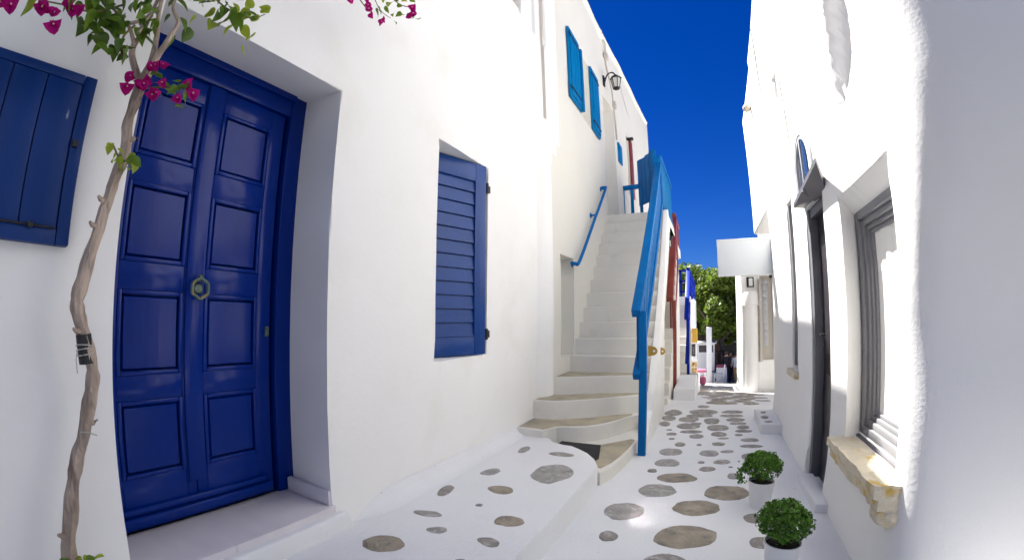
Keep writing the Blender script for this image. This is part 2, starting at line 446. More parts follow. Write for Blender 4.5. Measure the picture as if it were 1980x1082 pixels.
TERR = [(-1.478, 3.41, 0.022, 0.084, -0.037, 0.066), (-1.139, 3.403, 0.106, 0.009, -0.017, 0.055), (-1.473, 2.799, 0.052, 0.061, -0.034, 0.059), (-1.054, 2.949, 0.132, 0.097, -0.071, 0.179), (-1.563, 2.336, 0.01, 0.088, -0.047, 0.05), (-1.252, 2.514, 0.085, 0.019, -0.031, 0.067), (-1.259, 2.236, 0.02, 0.01, -0.011, 0.019), (-1.456, 1.987, 0.086, 0.024, -0.022, 0.034), (-1.007, 2.119, 0.076, 0.036, -0.031, 0.065), (-1.292, 1.842, 0.048, 0.028, -0.022, 0.033), (-1.433, 1.577, 0.088, 0.061, -0.058, 0.068), (-0.991, 1.855, 0.063, 0.003, -0.018, 0.044), (-1.017, 1.62, 0.03, 0.013, -0.01, 0.03)]
LEDGE = [(0.691, 5.842, 0.037, 0.002, 0.007, 0.064), (0.678, 5.561, 0.049, 0.003, 0.01, 0.087), (0.695, 5.315, 0.047, 0.003, 0.004, 0.035)]


def stone_bm(bm, e, zf, rise=.007, n=18):
    cx, cy, ux, uy, vx, vy = e
    sd = random.uniform(0, 100); rings = []
    for s, dz in ((1.0, -.012), (.985, rise * .35), (.90, rise * .8), (.5, rise)):
        rg = []
        for k in range(n):
            t = 2 * math.pi * k / n
            w = s * (1 + .16 * noise.noise(Vector((math.cos(t) * 1.1 + sd, math.sin(t) * 1.1, 0))) + .07 * noise.noise(Vector((math.cos(t) * 3.1, math.sin(t) * 3.1, sd))))
            c, q = math.cos(t), math.sin(t)
            # squarer than an ellipse
            m_ = .98 * (abs(c)**2.15 + abs(q)**2.15)**(-1 / 2.15)
            x = cx + w * m_ * (c * ux + q * vx); y = cy + w * m_ * (c * uy + q * vy)
            rg.append(bm.verts.new((x, y, zf(x, y) + dz + .003 * noise.noise(Vector((x * 14, y * 14, 1))))))
        rings.append(rg)
    for a, b in zip(rings, rings[1:]):
        for k in range(n): bm.faces.new((a[k], a[(k + 1) % n], b[(k + 1) % n], b[k]))
    bm.faces.new(rings[-1])
    return bm


def stones(lst, zf, parent, mats, rise=.007, n=18):
    for k, e in enumerate(lst):
        o = obj('paving_stone', stone_bm(bmesh.new(), e, zf, rise, n), random.choice(mats) if not isinstance(mats, dict) else mats.get(k, mats[-1]))
        o.parent = parent


stones(ALLEY, Gl, ground, {13: STONE_C, 12: STONE_C, 8: STONE_C, 9: STONE_C, 32: STONE_C, 33: STONE_C, 17: STONE_B, 18: STONE_B, 15: STONE_B, 11: STONE_B, 14: STONE, -1: STONE})
# further down the lane: rows of flagstones, laid irregularly
far = []; y = 6.95
while y < 27:
    ry = random.uniform(.085, .15)
    xl = -.15 if y < 9 else (-.42 if y < 19 else -2.2); xr = .8 if y < 13 else (1.3 if y < 19 else 2.2)
    x = xl + random.uniform(0, .2)
    while x < xr:
        rx = random.uniform(.12, .27)
        far.append((x + rx, y + ry + random.uniform(-.04, .04), rx * .98, random.uniform(-.03, .03), random.uniform(-.02, .02), ry * random.uniform(.80, .98)))
        x += 2 * rx + random.uniform(.03, .08)
    y += 2 * ry + random.uniform(.015, .05)
near_far = [e for e in far if e[1] < 17][:225]
rest = [e for e in far if e not in near_far]
stones(near_far, Gl, ground, [STONE, STONE, STONE_C, STONE_B], .01, 10)
bm = bmesh.new()
for e in rest: stone_bm(bm, e, Gl, .01, 8)
o = tag(obj('distant_paving', bm, STONE), kind='stuff'); o.parent = ground

# raised white terrace along the left house, with a kerb
TZ = -1.12
tp = [(-1.9, -4), (-.82, -4), (-.812, 1.7), (-.80, 2.3), (-.79, 3.15), (-.80, 3.26), (-.86, 3.40), (-.95, 3.53), (-1.055, 3.625), (-1.14, 3.67), (-1.22, 3.70), (-1.36, 3.72), (-1.40, 3.86), (-1.9, 3.86)]
terr = tag(obj('raised_terrace', prism(bmesh.new(), tp, -1.45, TZ, .022), WASH_G), kind='structure')
stones(TERR, lambda x, y: TZ, terr, {3: STONE_C, 5: STONE_B, 9: STONE_C, 8: STONE_B, 10: STONE_B, 11: STONE, 2: STONE_C, 0: STONE_C, 7: STONE_C, -1: STONE}, .004)

# whitewashed fillet where the left house meets the terrace
bm = bmesh.new()
prof = [(0, .10), (.012, .06), (.035, .028), (.075, .006), (.12, -.002)]
ysl = fill([1.50, 4.3], .12); rows = []
for y in ysl:
    q_ = .03 + .97 * ss(1.60, 2.0, y)
    rows.append([bm.verts.new((-1.752 + a * q_ * (1 + .3 * noise.noise(Vector((y * 2, 0, 0)))), y, TZ + b * q_)) for a, b in prof])
for a, b in zip(rows, rows[1:]):
    for k in range(len(prof) - 1): bm.faces.new((a[k], b[k], b[k + 1], a[k + 1]))
tag(obj('wall_foot_fillet', bm, WASH_G), kind='structure')

# low ledge at the foot of the right house
lp = [(.60, 5.2), (1.4, 5.2), (1.4, 6.06), (.60, 6.06)]
ledge = tag(obj('raised_ledge', prism(bmesh.new(), lp, -1.5, -1.2, .02), WASH_G), kind='structure')
stones(LEDGE, lambda x, y: -1.2, ledge, [STONE])

# ------------------------------------------------------------------ left house with the navy door
t_left = thing('white_house', 'white plastered house with the navy panelled double door and raised terrace', 'house', (-1.75, 1, -1.12))


def map_left(u, v, d):
    uu = u
    if u > 4.0: uu = u + .33 * ss(1.75, 2.25, v) * (u - 4.0) / .34
    return Vector((-1.75 - d + .012 * noise.noise(Vector((u * .7, v * .7, 5))), uu, v))


holes = [(.515, 1.54, -1.0, 1.232, .40, (.50, 1.59, -1.0, 1.29)), (2.50, 3.262, -.30, 1.295, .42), (3.6, 4.22, 3.45, 4.15, .5)]
obj('facade', wall(map_left, -3.5, 4.34, -1.5, 5.0, holes, step=.16, back=4, bev=.016, top_bev=.05), WASH, t_left)
# front step of the door: marble slab, whitewashed nose, skirting
bm = bmesh.new(); box(bm, -2.15, -1.735, .48, 1.56, -1.12, -.985, .008); obj('threshold', bm, MARBLE, t_left)
bm = bmesh.new(); prism_x(bm, [(.30, -1.13), (1.66, -1.13), (1.60, -1.02), (.36, -1.02)], -1.76, -1.69)
bmesh.ops.bevel(bm, geom=bm.edges[:], offset=.015, segments=3, affect='EDGES', profile=.5); obj('step_nosing', bm, WASH_G, t_left)
bm = bmesh.new(); box(bm, -2.10, -1.757, 1.528, 1.556, -.984, -.905, .004); obj('skirting_tile', bm, MARBLE, t_left)

# the door: frame, two leaves, each with raised panels
FX = -2.13
bm = bmesh.new()
box(bm, FX - .05, FX + .012, 1.485, 1.62, -.985, 1.29, .006); obj('door_frame', bm, NAVY, t_left)
bm = bmesh.new(); box(bm, FX - .05, FX + .010, .42, 1.484, 1.150, 1.29, .006); box(bm, FX + .011, FX + .03, .42, 1.50, 1.245, 1.29, .004); obj('door_frame', bm, NAVY, t_left)
bm = bmesh.new(); box(bm, FX - .05, FX + .012, .42, .535, -.985, 1.149, .006); obj('door_frame', bm, NAVY, t_left)


def panelled_leaf(y0, y1, cols, name):
    """door leaf: stiles and rails standing proud of recessed panels"""
    zs = [(.695, 1.030), (.218, .572), (-.278, .094), (-.735, -.388)]
    bm = bmesh.new()
    box(bm, FX - .06, FX - .035, y0, y1, -.975, 1.145)
    a, b = cols
    box(bm, FX - .0349, FX - .008, y0, a, -.975, 1.145, .004)
    box(bm, FX - .0349, FX - .008, b, y1, -.975, 1.145, .004)
    zz = [1.145] + [z for q in zs for z in (q[1], q[0])] + [-.975]
    for k in range(0, len(zz), 2): box(bm, FX - .0349, FX - .009, a, b, zz[k + 1], zz[k], .004)
    leaf = obj('door_leaf', bm, NAVY, t_left)
    for z0, z1 in zs:
        bm = bmesh.new(); m_ = .012
        # moulding ring
        for q in ((a, a + .02, z0, z1), (b - .02, b, z0, z1)): box(bm, FX - .0349, FX - .0035, *q, .005)
        for q in ((a + .02, b - .02, z0, z0 + .02), (a + .02, b - .02, z1 - .02, z1)): box(bm, FX - .0349, FX - .004, *q, .005)
        obj('panel_moulding', bm, NAVY, leaf)
        bm = bmesh.new()
        o_ = [(a + .022, z0 + .022), (b - .022, z0 + .022), (b - .022, z1 - .022), (a + .022, z1 - .022)]
        i_ = [(a + m_ + .02, z0 + m_ + .02), (b - m_ - .02, z0 + m_ + .02), (b - m_ - .02, z1 - m_ - .02), (a + m_ + .02, z1 - m_ - .02)]
        vo = [bm.verts.new((FX - .031, y, z)) for y, z in o_]; vi = [bm.verts.new((FX - .010, y, z)) for y, z in i_]
        for k in range(4): bm.faces.new((vo[k], vo[(k + 1) % 4], vi[(k + 1) % 4], vi[k]))
        bm.faces.new(vi); obj('panel', bm, NAVY, leaf, smooth=0)
    return leaf


la = panelled_leaf(.54, 1.006, (.645, .958), 'left')
lb = panelled_leaf(1.010, 1.462, (1.068, 1.375), 'right')
bm = bmesh.new(); box(bm, FX - .0079, FX + .004, .966, 1.06, -.80, 1.145, .004); obj('meeting_stile', bm, NAVY, lb)
bm = bmesh.new(); box(bm, FX - .0079, FX + .016, .56, 1.40, -.895, -.865, .008); box(bm, FX - .0079, FX + .022, .56, 1.44, -.955, -.905, .01); obj('weather_bar', bm, NAVY, la)
# octagonal ring knocker
bm = bmesh.new(); kc = Vector((FX + .040, 1.022, .118))
ringp = [kc + Vector((0, .047 * math.cos(2 * math.pi * (k + .5) / 6), .050 * math.sin(2 * math.pi * (k + .5) / 6))) for k in range(7)]
for p, q in zip(ringp, ringp[1:]): tube(bm, [p, q], .0085, 8)
lathe_ = bmesh.new()
bar(bm, (FX + .012, 1.022, .155), (FX + .045, 1.022, .175), .02, .02, .003); obj('door_knocker', bm, BRASS, lb)
bm = bmesh.new(); tube(bm, [(FX + .012, 1.022, .118), (FX + .022, 1.022, .118)], [.026, .02], 12); obj('knocker_plate', bm, BRASS, lb)
bm = bmesh.new(); tube(bm, [(FX - .008, 1.44, -.105), (FX - .003, 1.44, -.105), (FX - .003, 1.44, -.07), (FX - .008, 1.44, -.07)], .012, 8); box(bm, FX - .008, FX - .002, 1.428, 1.452, -.115, -.06, .004); obj('keyhole_plate', bm, BRASS, lb)

# mid window: shutter ajar inside its opening
bm = bmesh.new(); box(bm, -2.16, -2.12, 2.5, 3.25, -.28, 1.268); obj('window', bm, DARKG, t_left)
hinge = Vector((-1.742, 3.185)); free = Vector((-1.96, 2.58)); dv = (free - hinge).normalized(); nv = Vector((-dv.y, dv.x))
if nv.x < 0: nv = -nv
W = (free - hinge).length


def leaf_xf(bm):
    # local x along the leaf from the hinge, y out towards the lane, z up
    for v in bm.verts:
        p = hinge + dv * v.co.x + nv * v.co.y; v.co = Vector((p.x, p.y, v.co.z))
    return bm


bm = bmesh.new()
z0, z1 = -.292, 1.286
box(bm, 0, .115, -.02, .02, z0, z1, .004); box(bm, W - .08, W, -.02, .02, z0, z1, .004)
box(bm, .1155, W - .0805, -.019, .019, z1 - .15, z1, .004); box(bm, .1155, W - .0805, -.019, .019, z0, z0 + .15, .004)
box(bm, .1155, W - .0805, -.02, -.008, z0 + .15, z1 - .15)
shut = obj('shutter', leaf_xf(bm), VIOLET, t_left)
n = 12; hgt = (z1 - z0 - .30) / n
for k in range(n):
    bm = bmesh.new(); zb = z0 + .15 + k * hgt
    prof = [(-.006, zb + .004), (.0165, zb + .004), (.004, zb + hgt - .006), (-.006, zb + hgt - .006)]
    a = [bm.verts.new((.118, y, z)) for y, z in prof]; b = [bm.verts.new((W - .083, y, z)) for y, z in prof]
    bm.faces.new(a); bm.faces.new(b[::-1])
    for q in range(4): bm.faces.new((a[q], b[q], b[(q + 1) % 4], a[(q + 1) % 4]))
    obj('slat', leaf_xf(bm), VIOLET, shut, smooth=0)
bm = bmesh.new()
for (a, b, c, d) in ((.112, .122, z0 + .14, z1 - .14), (W - .09, W - .078, z0 + .14, z1 - .14)): box(bm, a, b, .0005, .026, c, d, .003)
box(bm, .123, W - .0905, .0005, .025, z1 - .158, z1 - .146, .003); box(bm, .123, W - .0905, .0005, .025, z0 + .146, z0 + .158, .003)
obj('bead_moulding', leaf_xf(bm), VIOLET, shut)
for z in (-.13, 1.10):
    bm = bmesh.new(); tube(bm, [(-1.728, 3.205, z - .045), (-1.728, 3.205, z + .045)], .013, 8); box(bm, -1.75, -1.726, 3.20, 3.262, z - .03, z + .03, .004); obj('hinge', bm, IRON, shut)
bm = bmesh.new(); box(bm, -2.08, -2.03, 2.52, 3.235, 1.2, 1.26, .005); obj('window_head', bm, VIOLET, t_left)

# left window: closed board shutter lying on the wall
sy0, sy1, sz0, sz1 = -.42, .337, .195, .772
bm = bmesh.new(); box(bm, -1.752, -1.722, sy0, sy1, sz0, sz1, .004); ls = obj('shutter', bm, NAVY_W, t_left); ls['label'] = 'closed navy board shutter'
yb = [sy0 + .03, -.285, -.172, -.058, .056, .171, .292]
for a, b in zip(yb, yb[1:]):
    bm = bmesh.new(); box(bm, -1.7225, -1.7085, a + .0018, b - .0018, sz0 + .052, sz1 - .036, .003); obj('board', bm, NAVY_W, ls)
bm = bmesh.new(); box(bm, -1.7225, -1.704, .294, sy1 - .001, sz0 + .001, sz1 - .001, .004); obj('frame_stile', bm, NAVY_W, ls)
bm = bmesh.new(); box(bm, -1.7225, -1.706, sy0 + .03, .293, sz0 + .001, sz0 + .05, .004); obj('frame_rail', bm, NAVY_W, ls); bm = bmesh.new(); box(bm, -1.7225, -1.706, sy0 + .03, .293, sz1 - .035, sz1 - .001, .004); obj('frame_rail', bm, NAVY_W, ls)
bm = bmesh.new(); tube(bm, [(-1.700, -.2, .247), (-1.700, .285, .247)], .004, 6); box(bm, -1.706, -1.694, .20, .215, .238, .257, .002); obj('shutter_bolt', bm, IRON, ls)
bm = bmesh.new(); box(bm, -1.704, -1.69, .297, .316, .515, .54, .003); obj('catch', bm, IRON, ls)
# roof balustrade seen through the opening at the top
for k, z in enumerate((3.62, 3.80, 3.98)):
    bm = bmesh.new(); bar(bm, (-1.86, 3.55, z), (-1.86, 4.6, z), .07, .06, .01); obj('roof_rail', bm, WASH, t_left)
bm = bmesh.new(); box(bm, -2.35, -2.22, 3.55, 4.6, 3.40, 4.3); obj('roof_wall', bm, CREAM, t_left)

# ------------------------------------------------------------------ house behind the staircase
t_mid = thing('tall_white_house', 'tall white house behind the azure staircase, azure shutters high on its wall', 'house', (-1.66, 8, -1.3))


def map_mid(u, v, d):
    u0 = 4.30 + .35 * ss(1.75, 2.25, v)
    x = -1.80 + .14 * ss(u0, u0 + .30, u) + (.19 * (u - 7.5) / 5.2 if u > 7.5 else 0)
    return Vector((x - d + .01 * noise.noise(Vector((u * .8, v * .8, 2))), u, v + (.06 * noise.noise(Vector((u * .6, 3, 3))) if v > 5.6 else 0) - .43 * ss(6.0, 5.5, u) * ss(4.6, 5.7, v)))  # near end of the roof, out of view, lowered to let sun through


mh = [(4.92, 5.45, -.47, .76, .22), (5.98, 6.62, 3.06, 4.24, .18), (7.62, 8.42, 1.79, 4.22, .26), (9.55, 9.75, 2.75, 4.15, .12)]
fm = obj('facade', wall(map_mid, 4.1, 12.75, -1.5, 5.70, mh, step=.17, back=4, bev=.02, top_bev=.06, extra_u=[4.3 + .05 * k for k in range(14)]), [WASH_T, WASH], t_mid)
for p in fm.data.polygons:      # the neighbour's whiter paint runs round the joint
    if p.center.y < 4.64 + .35 * ss(1.75, 2.25, p.center.z): p.material_index = 1
bm = bmesh.new(); box(bm, -1.93, -1.87, 4.92, 5.45, -.47, .76); dlow = obj('cupboard_door', bm, WPAINT, t_mid)
bm = bmesh.new(); box(bm, -1.87, -1.80, 4.925, 4.965, -.20, .33, .004); obj('door_edge', bm, AZURE, dlow)
bm = bmesh.new(); box(bm, -1.88, -1.84, 5.98, 6.62, 3.06, 4.24); obj('window', bm, CURT, t_mid)
bm = bmesh.new(); box(bm, -1.95, -1.90, 7.62, 8.42, 1.79, 4.22); obj('balcony_door', bm, WPAINT, t_mid)
bm = bmesh.new(); box(bm, -1.74, -1.70, 9.55, 9.75, 2.75, 4.15); obj('door', bm, BEIGEP, t_mid)
# azure shutters folded back on the wall
# (upper window)
for (y0, y1, lab) in ((5.42, 5.93, 'wide azure shutter leaf'), (6.63, 7.12, 'narrow azure shutter leaf')):
    bm = bmesh.new(); box(bm, -1.655, -1.615, y0, y1, 3.06, 4.25, .005); s_ = obj('shutter', bm, AZURE, t_mid); s_['label'] = lab
    w3 = (y1 - y0 - .06) / 3
    for k in range(3):
        bm = bmesh.new(); box(bm, -1.6155, -1.600, y0 + .03 + k * w3 + .004, y0 + .03 + (k + 1) * w3 - .004, 3.10, 4.21, .003); obj('board', bm, AZURE, s_)
    for z in (3.2, 4.1):
        bm = bmesh.new(); bar(bm, (-1.596, y0 - .05, z), (-1.596, y1 - .02, z), .01, .025, .002); obj('strap_hinge', bm, IRON, s_)
bm = bmesh.new(); box(bm, -1.655, -1.58, 5.935, 6.0, 3.06, 4.15, .005); obj('shutter_return', bm, AZURE, t_mid)
# red door leaf folded open
bm = bmesh.new(); box(bm, -1.575, -1.52, 9.78, 10.02, 2.70, 4.12, .008); rd = obj('door_leaf', bm, RED, t_mid); rd['label'] = 'open oxide red door leaf'
bm = bmesh.new(); box(bm, -1.60, -1.45, 9.70, 9.80, 4.08, 4.13, .006); obj('hinge', bm, IRON, rd)
# pale blue meter box
bm = bmesh.new(); box(bm, -1.625, -1.585, 8.62, 8.95, 3.18, 3.60, .006); mb = obj('meter_box', bm, AZURE, t_mid); 
bm = bmesh.new(); box(bm, -1.586, -1.578, 8.65, 8.92, 3.21, 3.57, .004); obj('box_door', bm, AZURE, mb)
# conduit, cable, roof lumps
bm = bmesh.new(); tube(bm, [(-1.63, 7.95, 5.66), (-1.60, 7.95, 5.55), (-1.62, 7.98, 5.1), (-1.61, 8.35, 4.7), (-1.61, 8.45, 4.2), (-1.60, 8.55, 3.62)], .016, 8); obj('conduit_pipe', bm, BEIGEP, t_mid)
bm = bmesh.new(); box(bm, -1.64, -1.57, 7.9, 8.03, 5.2, 5.32, .006); obj('junction_box', bm, BEIGEP, t_mid); bm = bmesh.new(); box(bm, -1.63, -1.56, 8.38, 8.5, 4.28, 4.42, .006); obj('junction_box', bm, BEIGEP, t_mid)
bm = bmesh.new(); tube(bm, [(-1.57, 9.0 + 2.6 * t, 5.35 - .5 * math.sin(math.pi * t) - .15 * t) for t in [k / 14 for k in range(15)]], .008, 5); obj('hanging_cable', bm, BEIGEP, t_mid)
bm = bmesh.new(); bmesh.ops.create_icosphere(bm, subdivisions=3, radius=.13)
for v in bm.verts: v.co = Vector((v.co.x - 1.72, v.co.y * 1.3 + 7.7, v.co.z * 1.1 + 5.68)) + Vector((0, 0, .03 * noise.noise(v.co * 6)))
obj('chimney_cap', bm, WASH_T, t_mid)
for k in range(3):
    bm = bmesh.new(); tube(bm, [(-1.74, 4.55 + .05 * k, 5.0), (-1.735, 4.58 + .04 * k, 3.6), (-1.735, 4.66 + .02 * k, 2.4)], .007, 5); obj('hanging_cable', bm, BEIGEP, t_mid)

# wall lantern on the upper wall
t = thing('wall_lantern', 'black iron wall lantern high beside the balcony doorway', 'lamp', (-1.64, 8.5, 4.85))
LY, LZ = 7.75, 4.55
bm = bmesh.new(); box(bm, -1.66, -1.62, LY - .05, LY + .05, LZ - .10, LZ + .12, .008); obj('back_plate', bm, IRON, t)
bm = bmesh.new(); tube(bm, spline([(-1.62, LY, LZ), (-1.56, LY, LZ + .14), (-1.46, LY, LZ + .17), (-1.40, LY, LZ + .10)], 5), .014, 8); obj('bracket', bm, IRON, t)
c = (-1.40, LY, LZ)
bm = bmesh.new(); lathe(bm, [(.0, .12), (.03, .10), (.115, .03), (.12, .015), (.0, .012)], 6, c); obj('lamp_cap', bm, IRON, t, smooth=0)
bm = bmesh.new(); lathe(bm, [(.095, .01), (.06, -.18), (0, -.18)], 6, c); obj('lamp_glass', bm, GLASS_L, t, smooth=0)
bm = bmesh.new()
for k in range(6):
    a = 2 * math.pi * k / 6
    bar(bm, (c[0] + .10 * math.cos(a), c[1] + .10 * math.sin(a), c[2] + .01), (c[0] + .062 * math.cos(a), c[1] + .062 * math.sin(a), c[2] - .19), .012, .012)
lathe(bm, [(.07, -.18), (.07, -.205), (.02, -.22), (0, -.24)], 6, c); obj('lamp_cage', bm, IRON, t, smooth=0)

# ------------------------------------------------------------------ main staircase
t_st = thing('staircase', 'white outside staircase with winding bottom steps and stone treads', 'staircase', (-1.2, 4.5, -1.3))
XL, XR = -1.70, -.66


def step(poly, z, zb=-1.42, bev=.012, parent=None, m=None):
    return obj('step', prism(bmesh.new(), poly, zb, z, bev), m or STEPW, parent or t_st)


nA = [(-1.78, 3.845), (-1.46, 3.825), (-1.39, 3.99), (-1.28, 4.045), (-1.14, 4.10), (-1.0, 4.25), (-.89, 4.45), (-.78, 4.72), (-.64, 4.92)]
nB = [(-1.80, 4.28), (-1.50, 4.305), (-1.19, 4.53), (-.95, 4.76), (-.66, 4.985)]
nC = [(-1.80, 4.66), (-1.58, 4.73), (-1.20, 4.945), (-.66, 5.19)]
n0 = [(-1.3, 3.55), (-.86, 3.33), (-.785, 3.28), (-.735, 3.45), (-.70, 3.70), (-.675, 4.0), (-.66, 4.42)]
step(n0 + [(-.60, 4.9), (-1.3, 4.6)], -1.20)
step(nA + [(-.64, 5.3), (-1.8, 5.3)], -1.05)
step(nB + [(-.655, 5.35), (-1.8, 5.35)], -.86)
step(nC + [(-.655, 5.5), (-1.8, 5.5)], -.665)


def tread(front, back, z):
    obj('tread_stone', prism(bmesh.new(), front + back, z - .02, z + .004, .003), TREAD, t_st)


tread([(-1.28, 3.62), (-.90, 3.42), (-.81, 3.40), (-.76, 3.55), (-.725, 3.75), (-.70, 4.0), (-.685, 4.3)], [(-.72, 4.34), (-.84, 4.2), (-.96, 4.05), (-1.28, 3.98)], -1.20)
tread([(-1.74, 3.89), (-1.48, 3.87), (-1.41, 4.02), (-1.27, 4.09), (-1.13, 4.15), (-1.01, 4.29), (-.91, 4.48), (-.80, 4.75)], [(-.80, 4.83), (-.96, 4.72), (-1.19, 4.50), (-1.5, 4.28), (-1.74, 4.26)], -1.05)
tread([(-1.74, 4.33), (-1.50, 4.345), (-1.19, 4.575), (-.97, 4.79), (-.74, 5.0)], [(-.74, 5.10), (-1.20, 4.92), (-1.57, 4.71), (-1.74, 4.66)], -.86)
tread([(-1.7, 4.72), (-1.57, 4.775), (-1.20, 4.99), (-.72, 5.215)], [(-.72, 5.30), (-1.20, 5.30), (-1.7, 5.24)], -.665)
# straight flight
z, yy = -.465, 5.31
ys = [5.31 + .1964 * k for k in range(12)]
for k, y in enumerate(ys):
    zt = -.465 + .2055 * k
    zb = -1.42 if y < 6.0 else zt - .55
    if k < len(ys) - 1:
        step([(-1.80 - .002 * k, y - .01 * (k < 4)), (XR - .0015 * k, y + .02), (XR - .0015 * k, y + .62), (-1.80 - .002 * k, y + .62)], zt, zb - .003 * k)
bm = bmesh.new(); prism(bm, [(-1.62 - .2, 7.47), (-.61, 7.49), (-.61, 9.08), (-1.8, 9.08)], 1.62, 1.79, .012); obj('landing', bm, STEPW, t_st)
# outer flank wall of the flight
bm = bmesh.new()
fl = [(4.43, -1.45), (6.12, -1.45), (6.12, -.02), (7.50, 1.35), (7.50, 1.79), (7.44, 1.80), (5.40, -.40), (5.15, -.63), (4.96, -.84), (4.88, -1.02), (4.46, -1.165)]
prism_x(bm, fl, -.665, -.585); bmesh.ops.bevel(bm, geom=[e for e in bm.edges], offset=.012, segments=2, affect='EDGES', profile=.5)
obj('flank_wall', bm, WASH, t_st)
bm = bmesh.new(); prism_x(bm, [(6.03, -1.45), (6.13, -1.45), (6.13, -.04), (6.03, -.12)], -1.78, -.67); obj('end_wall', bm, WASH, t_st)
bm = bmesh.new(); prism_x(bm, [(7.50, 1.30), (8.0, 1.62), (9.05, 1.62), (9.05, 1.66), (7.50, 1.66)], -.70, -.60); obj('landing_bracket', bm, WASH, t_st)
# little brass studs in the risers
# black door mat on the bottom tread
bm = bmesh.new(); prism(bm, [(-1.34, 3.72), (-.90, 3.52), (-.88, 3.62), (-.955, 3.99), (-1.34, 4.0)], -1.194, -1.180, .003)
tag(obj('door_mat', bm, RUBBER), 'black rubber mat on the lowest winding tread', 'mat')

# ------------------------------------------------------------------ railings
def railing(name, label, X, top, bot, post, m, fence=None, npick=21, w=.09, h=.085, group=None):
    t = thing(name, label, 'railing', (post[0], post[1], post[2]), group)
    (ya, za), (yb_, zb_) = top; (yc, zc), (yd, zd) = bot
    bm = bmesh.new(); bar(bm, (X, ya - .06, za - .055), (X, yb_, zb_), w, h, .006); obj('top_rail', bm, m, t)
    bm = bmesh.new(); bar(bm, (X, yc - .06, zc - .055), (X, yd, zd), w * .8, h * .9, .006); obj('bottom_rail', bm, m, t)
    for k in range(npick):
        f = (k + .6) / npick; y = ya + (yb_ - ya) * f
        zt = za + (zb_ - za) * f - h * .5; zl = zc + (zd - zc) * f + h * .4
        bm = bmesh.new(); box(bm, X - .015, X + .015, y - .042, y + .042, zl, zt, .003); obj('picket', bm, m, t)
    bm = bmesh.new(); box(bm, post[0] - .036, post[0] + .036, post[1] - .036, post[1] + .036, post[2], post[3], .005); obj('post', bm, m, t)
    bm = bmesh.new(); box(bm, X - .045, X + .045, yb_ - .03, yb_ + .06, zd - .05, zb_ + .12, .006); obj('newel_post', bm, m, t)
    return t


t_r1 = railing('stair_railing', 'azure wooden railing climbing the nearest white staircase', -.655, ((4.20, .09), (6.98, 2.44)), ((4.20, -.50), (6.98, 1.80)), (-.60, 4.19, -1.31, .06), AZURE_D)
# landing fence and gate belong to the same joinery
for k in range(12):
    y = 7.14 + k * .155
    bm = bmesh.new(); box(bm, -.655, -.625, y, y + .075, 1.80, 2.62, .003); obj('picket', bm, AZURE, t_r1)
bm = bmesh.new(); bar(bm, (-.64, 7.05, 2.60), (-.64, 9.02, 2.64), .07, .06, .005); obj('fence_rail', bm, AZURE_D, t_r1)
bm = bmesh.new(); bar(bm, (-.64, 7.5, 1.83), (-.64, 9.02, 1.83), .06, .05, .005); obj('fence_rail', bm, AZURE_D, t_r1)
t_r2 = thing('landing_fence', 'azure picket fence across the far side of the stair landing', 'fence', (-1.2, 9.0, 1.79))
for k in range(6):
    x = -1.655 + k * .19
    bm = bmesh.new(); box(bm, x, x + .065, 8.98, 9.02, 1.80, 2.70, .004); obj('picket', bm, AZURE, t_r2)
for z in (2.70, ):
    bm = bmesh.new(); bar(bm, (-1.68, 9.0, z), (-.66, 9.0, z + .03), .08, .09, .006); obj('fence_rail', bm, AZURE_D, t_r2)
t_g = thing('stair_gate', 'open azure board gate at the top of the stairs', 'gate', (-.95, 7.7, 1.9))
ga, gb = Vector((-1.16, 8.15)), Vector((-.80, 7.72)); gd = (gb - ga)
for k in range(4):
    p, q = ga + gd * (k / 4 + .006), ga + gd * ((k + 1) / 4 - .006)
    bm = bmesh.new(); v = [(p.x, p.y), (q.x, q.y)]
    s_ = Vector((-gd.y, gd.x)).normalized() * .014
    prism(bm, [(p.x - s_.x, p.y - s_.y), (q.x - s_.x, q.y - s_.y), (q.x + s_.x, q.y + s_.y), (p.x + s_.x, p.y + s_.y)], 2.07, 2.93 + .02 * k + (.03 if k == 0 else 0), .004); obj('board', bm, AZURE_D, t_g)
for z in (2.22, 2.80):
    bm = bmesh.new(); bar(bm, (ga.x + .03, ga.y + .02, z), (gb.x + .03, gb.y + .02, z + .02), .03, .07, .004); obj('ledge_batten', bm, AZURE, t_g)
bm = bmesh.new(); box(bm, -.83, -.76, 7.66, 7.73, 1.79, 2.98, .006); obj('gate_post', bm, AZURE_D, t_g)

# wall handrail on the left of the stairs
t = thing('wall_handrail', 'thin azure metal handrail fixed to the wall above the steps', 'handrail', (-1.6, 6.3, 1.4))
A0, A1 = Vector((-1.575, 5.40, .70)), Vector((-1.575, 7.12, 2.17))
bm = bmesh.new(); tube(bm, spline([(-1.66, 5.33, .70), (-1.60, 5.34, .69), A0 + Vector((0, .06, .05)), A0.lerp(A1, .5), A1 - Vector((0, .05, .04)), (-1.60, 7.16, 2.20), (-1.66, 7.16, 2.20)], 6), .022, 10); obj('rail', bm, AZURE_D, t)
for f in (.0, .58, 1.):
    p = A0.lerp(A1, f)
    bm = bmesh.new(); tube(bm, [p, (-1.66, p.y - .02, p.z - .01)], .014, 8); tube(bm, [(-1.665, p.y - .02, p.z - .01), (-1.65, p.y - .02, p.z - .01)], .04, 12); obj('wall_bracket', bm, AZURE_D, t)

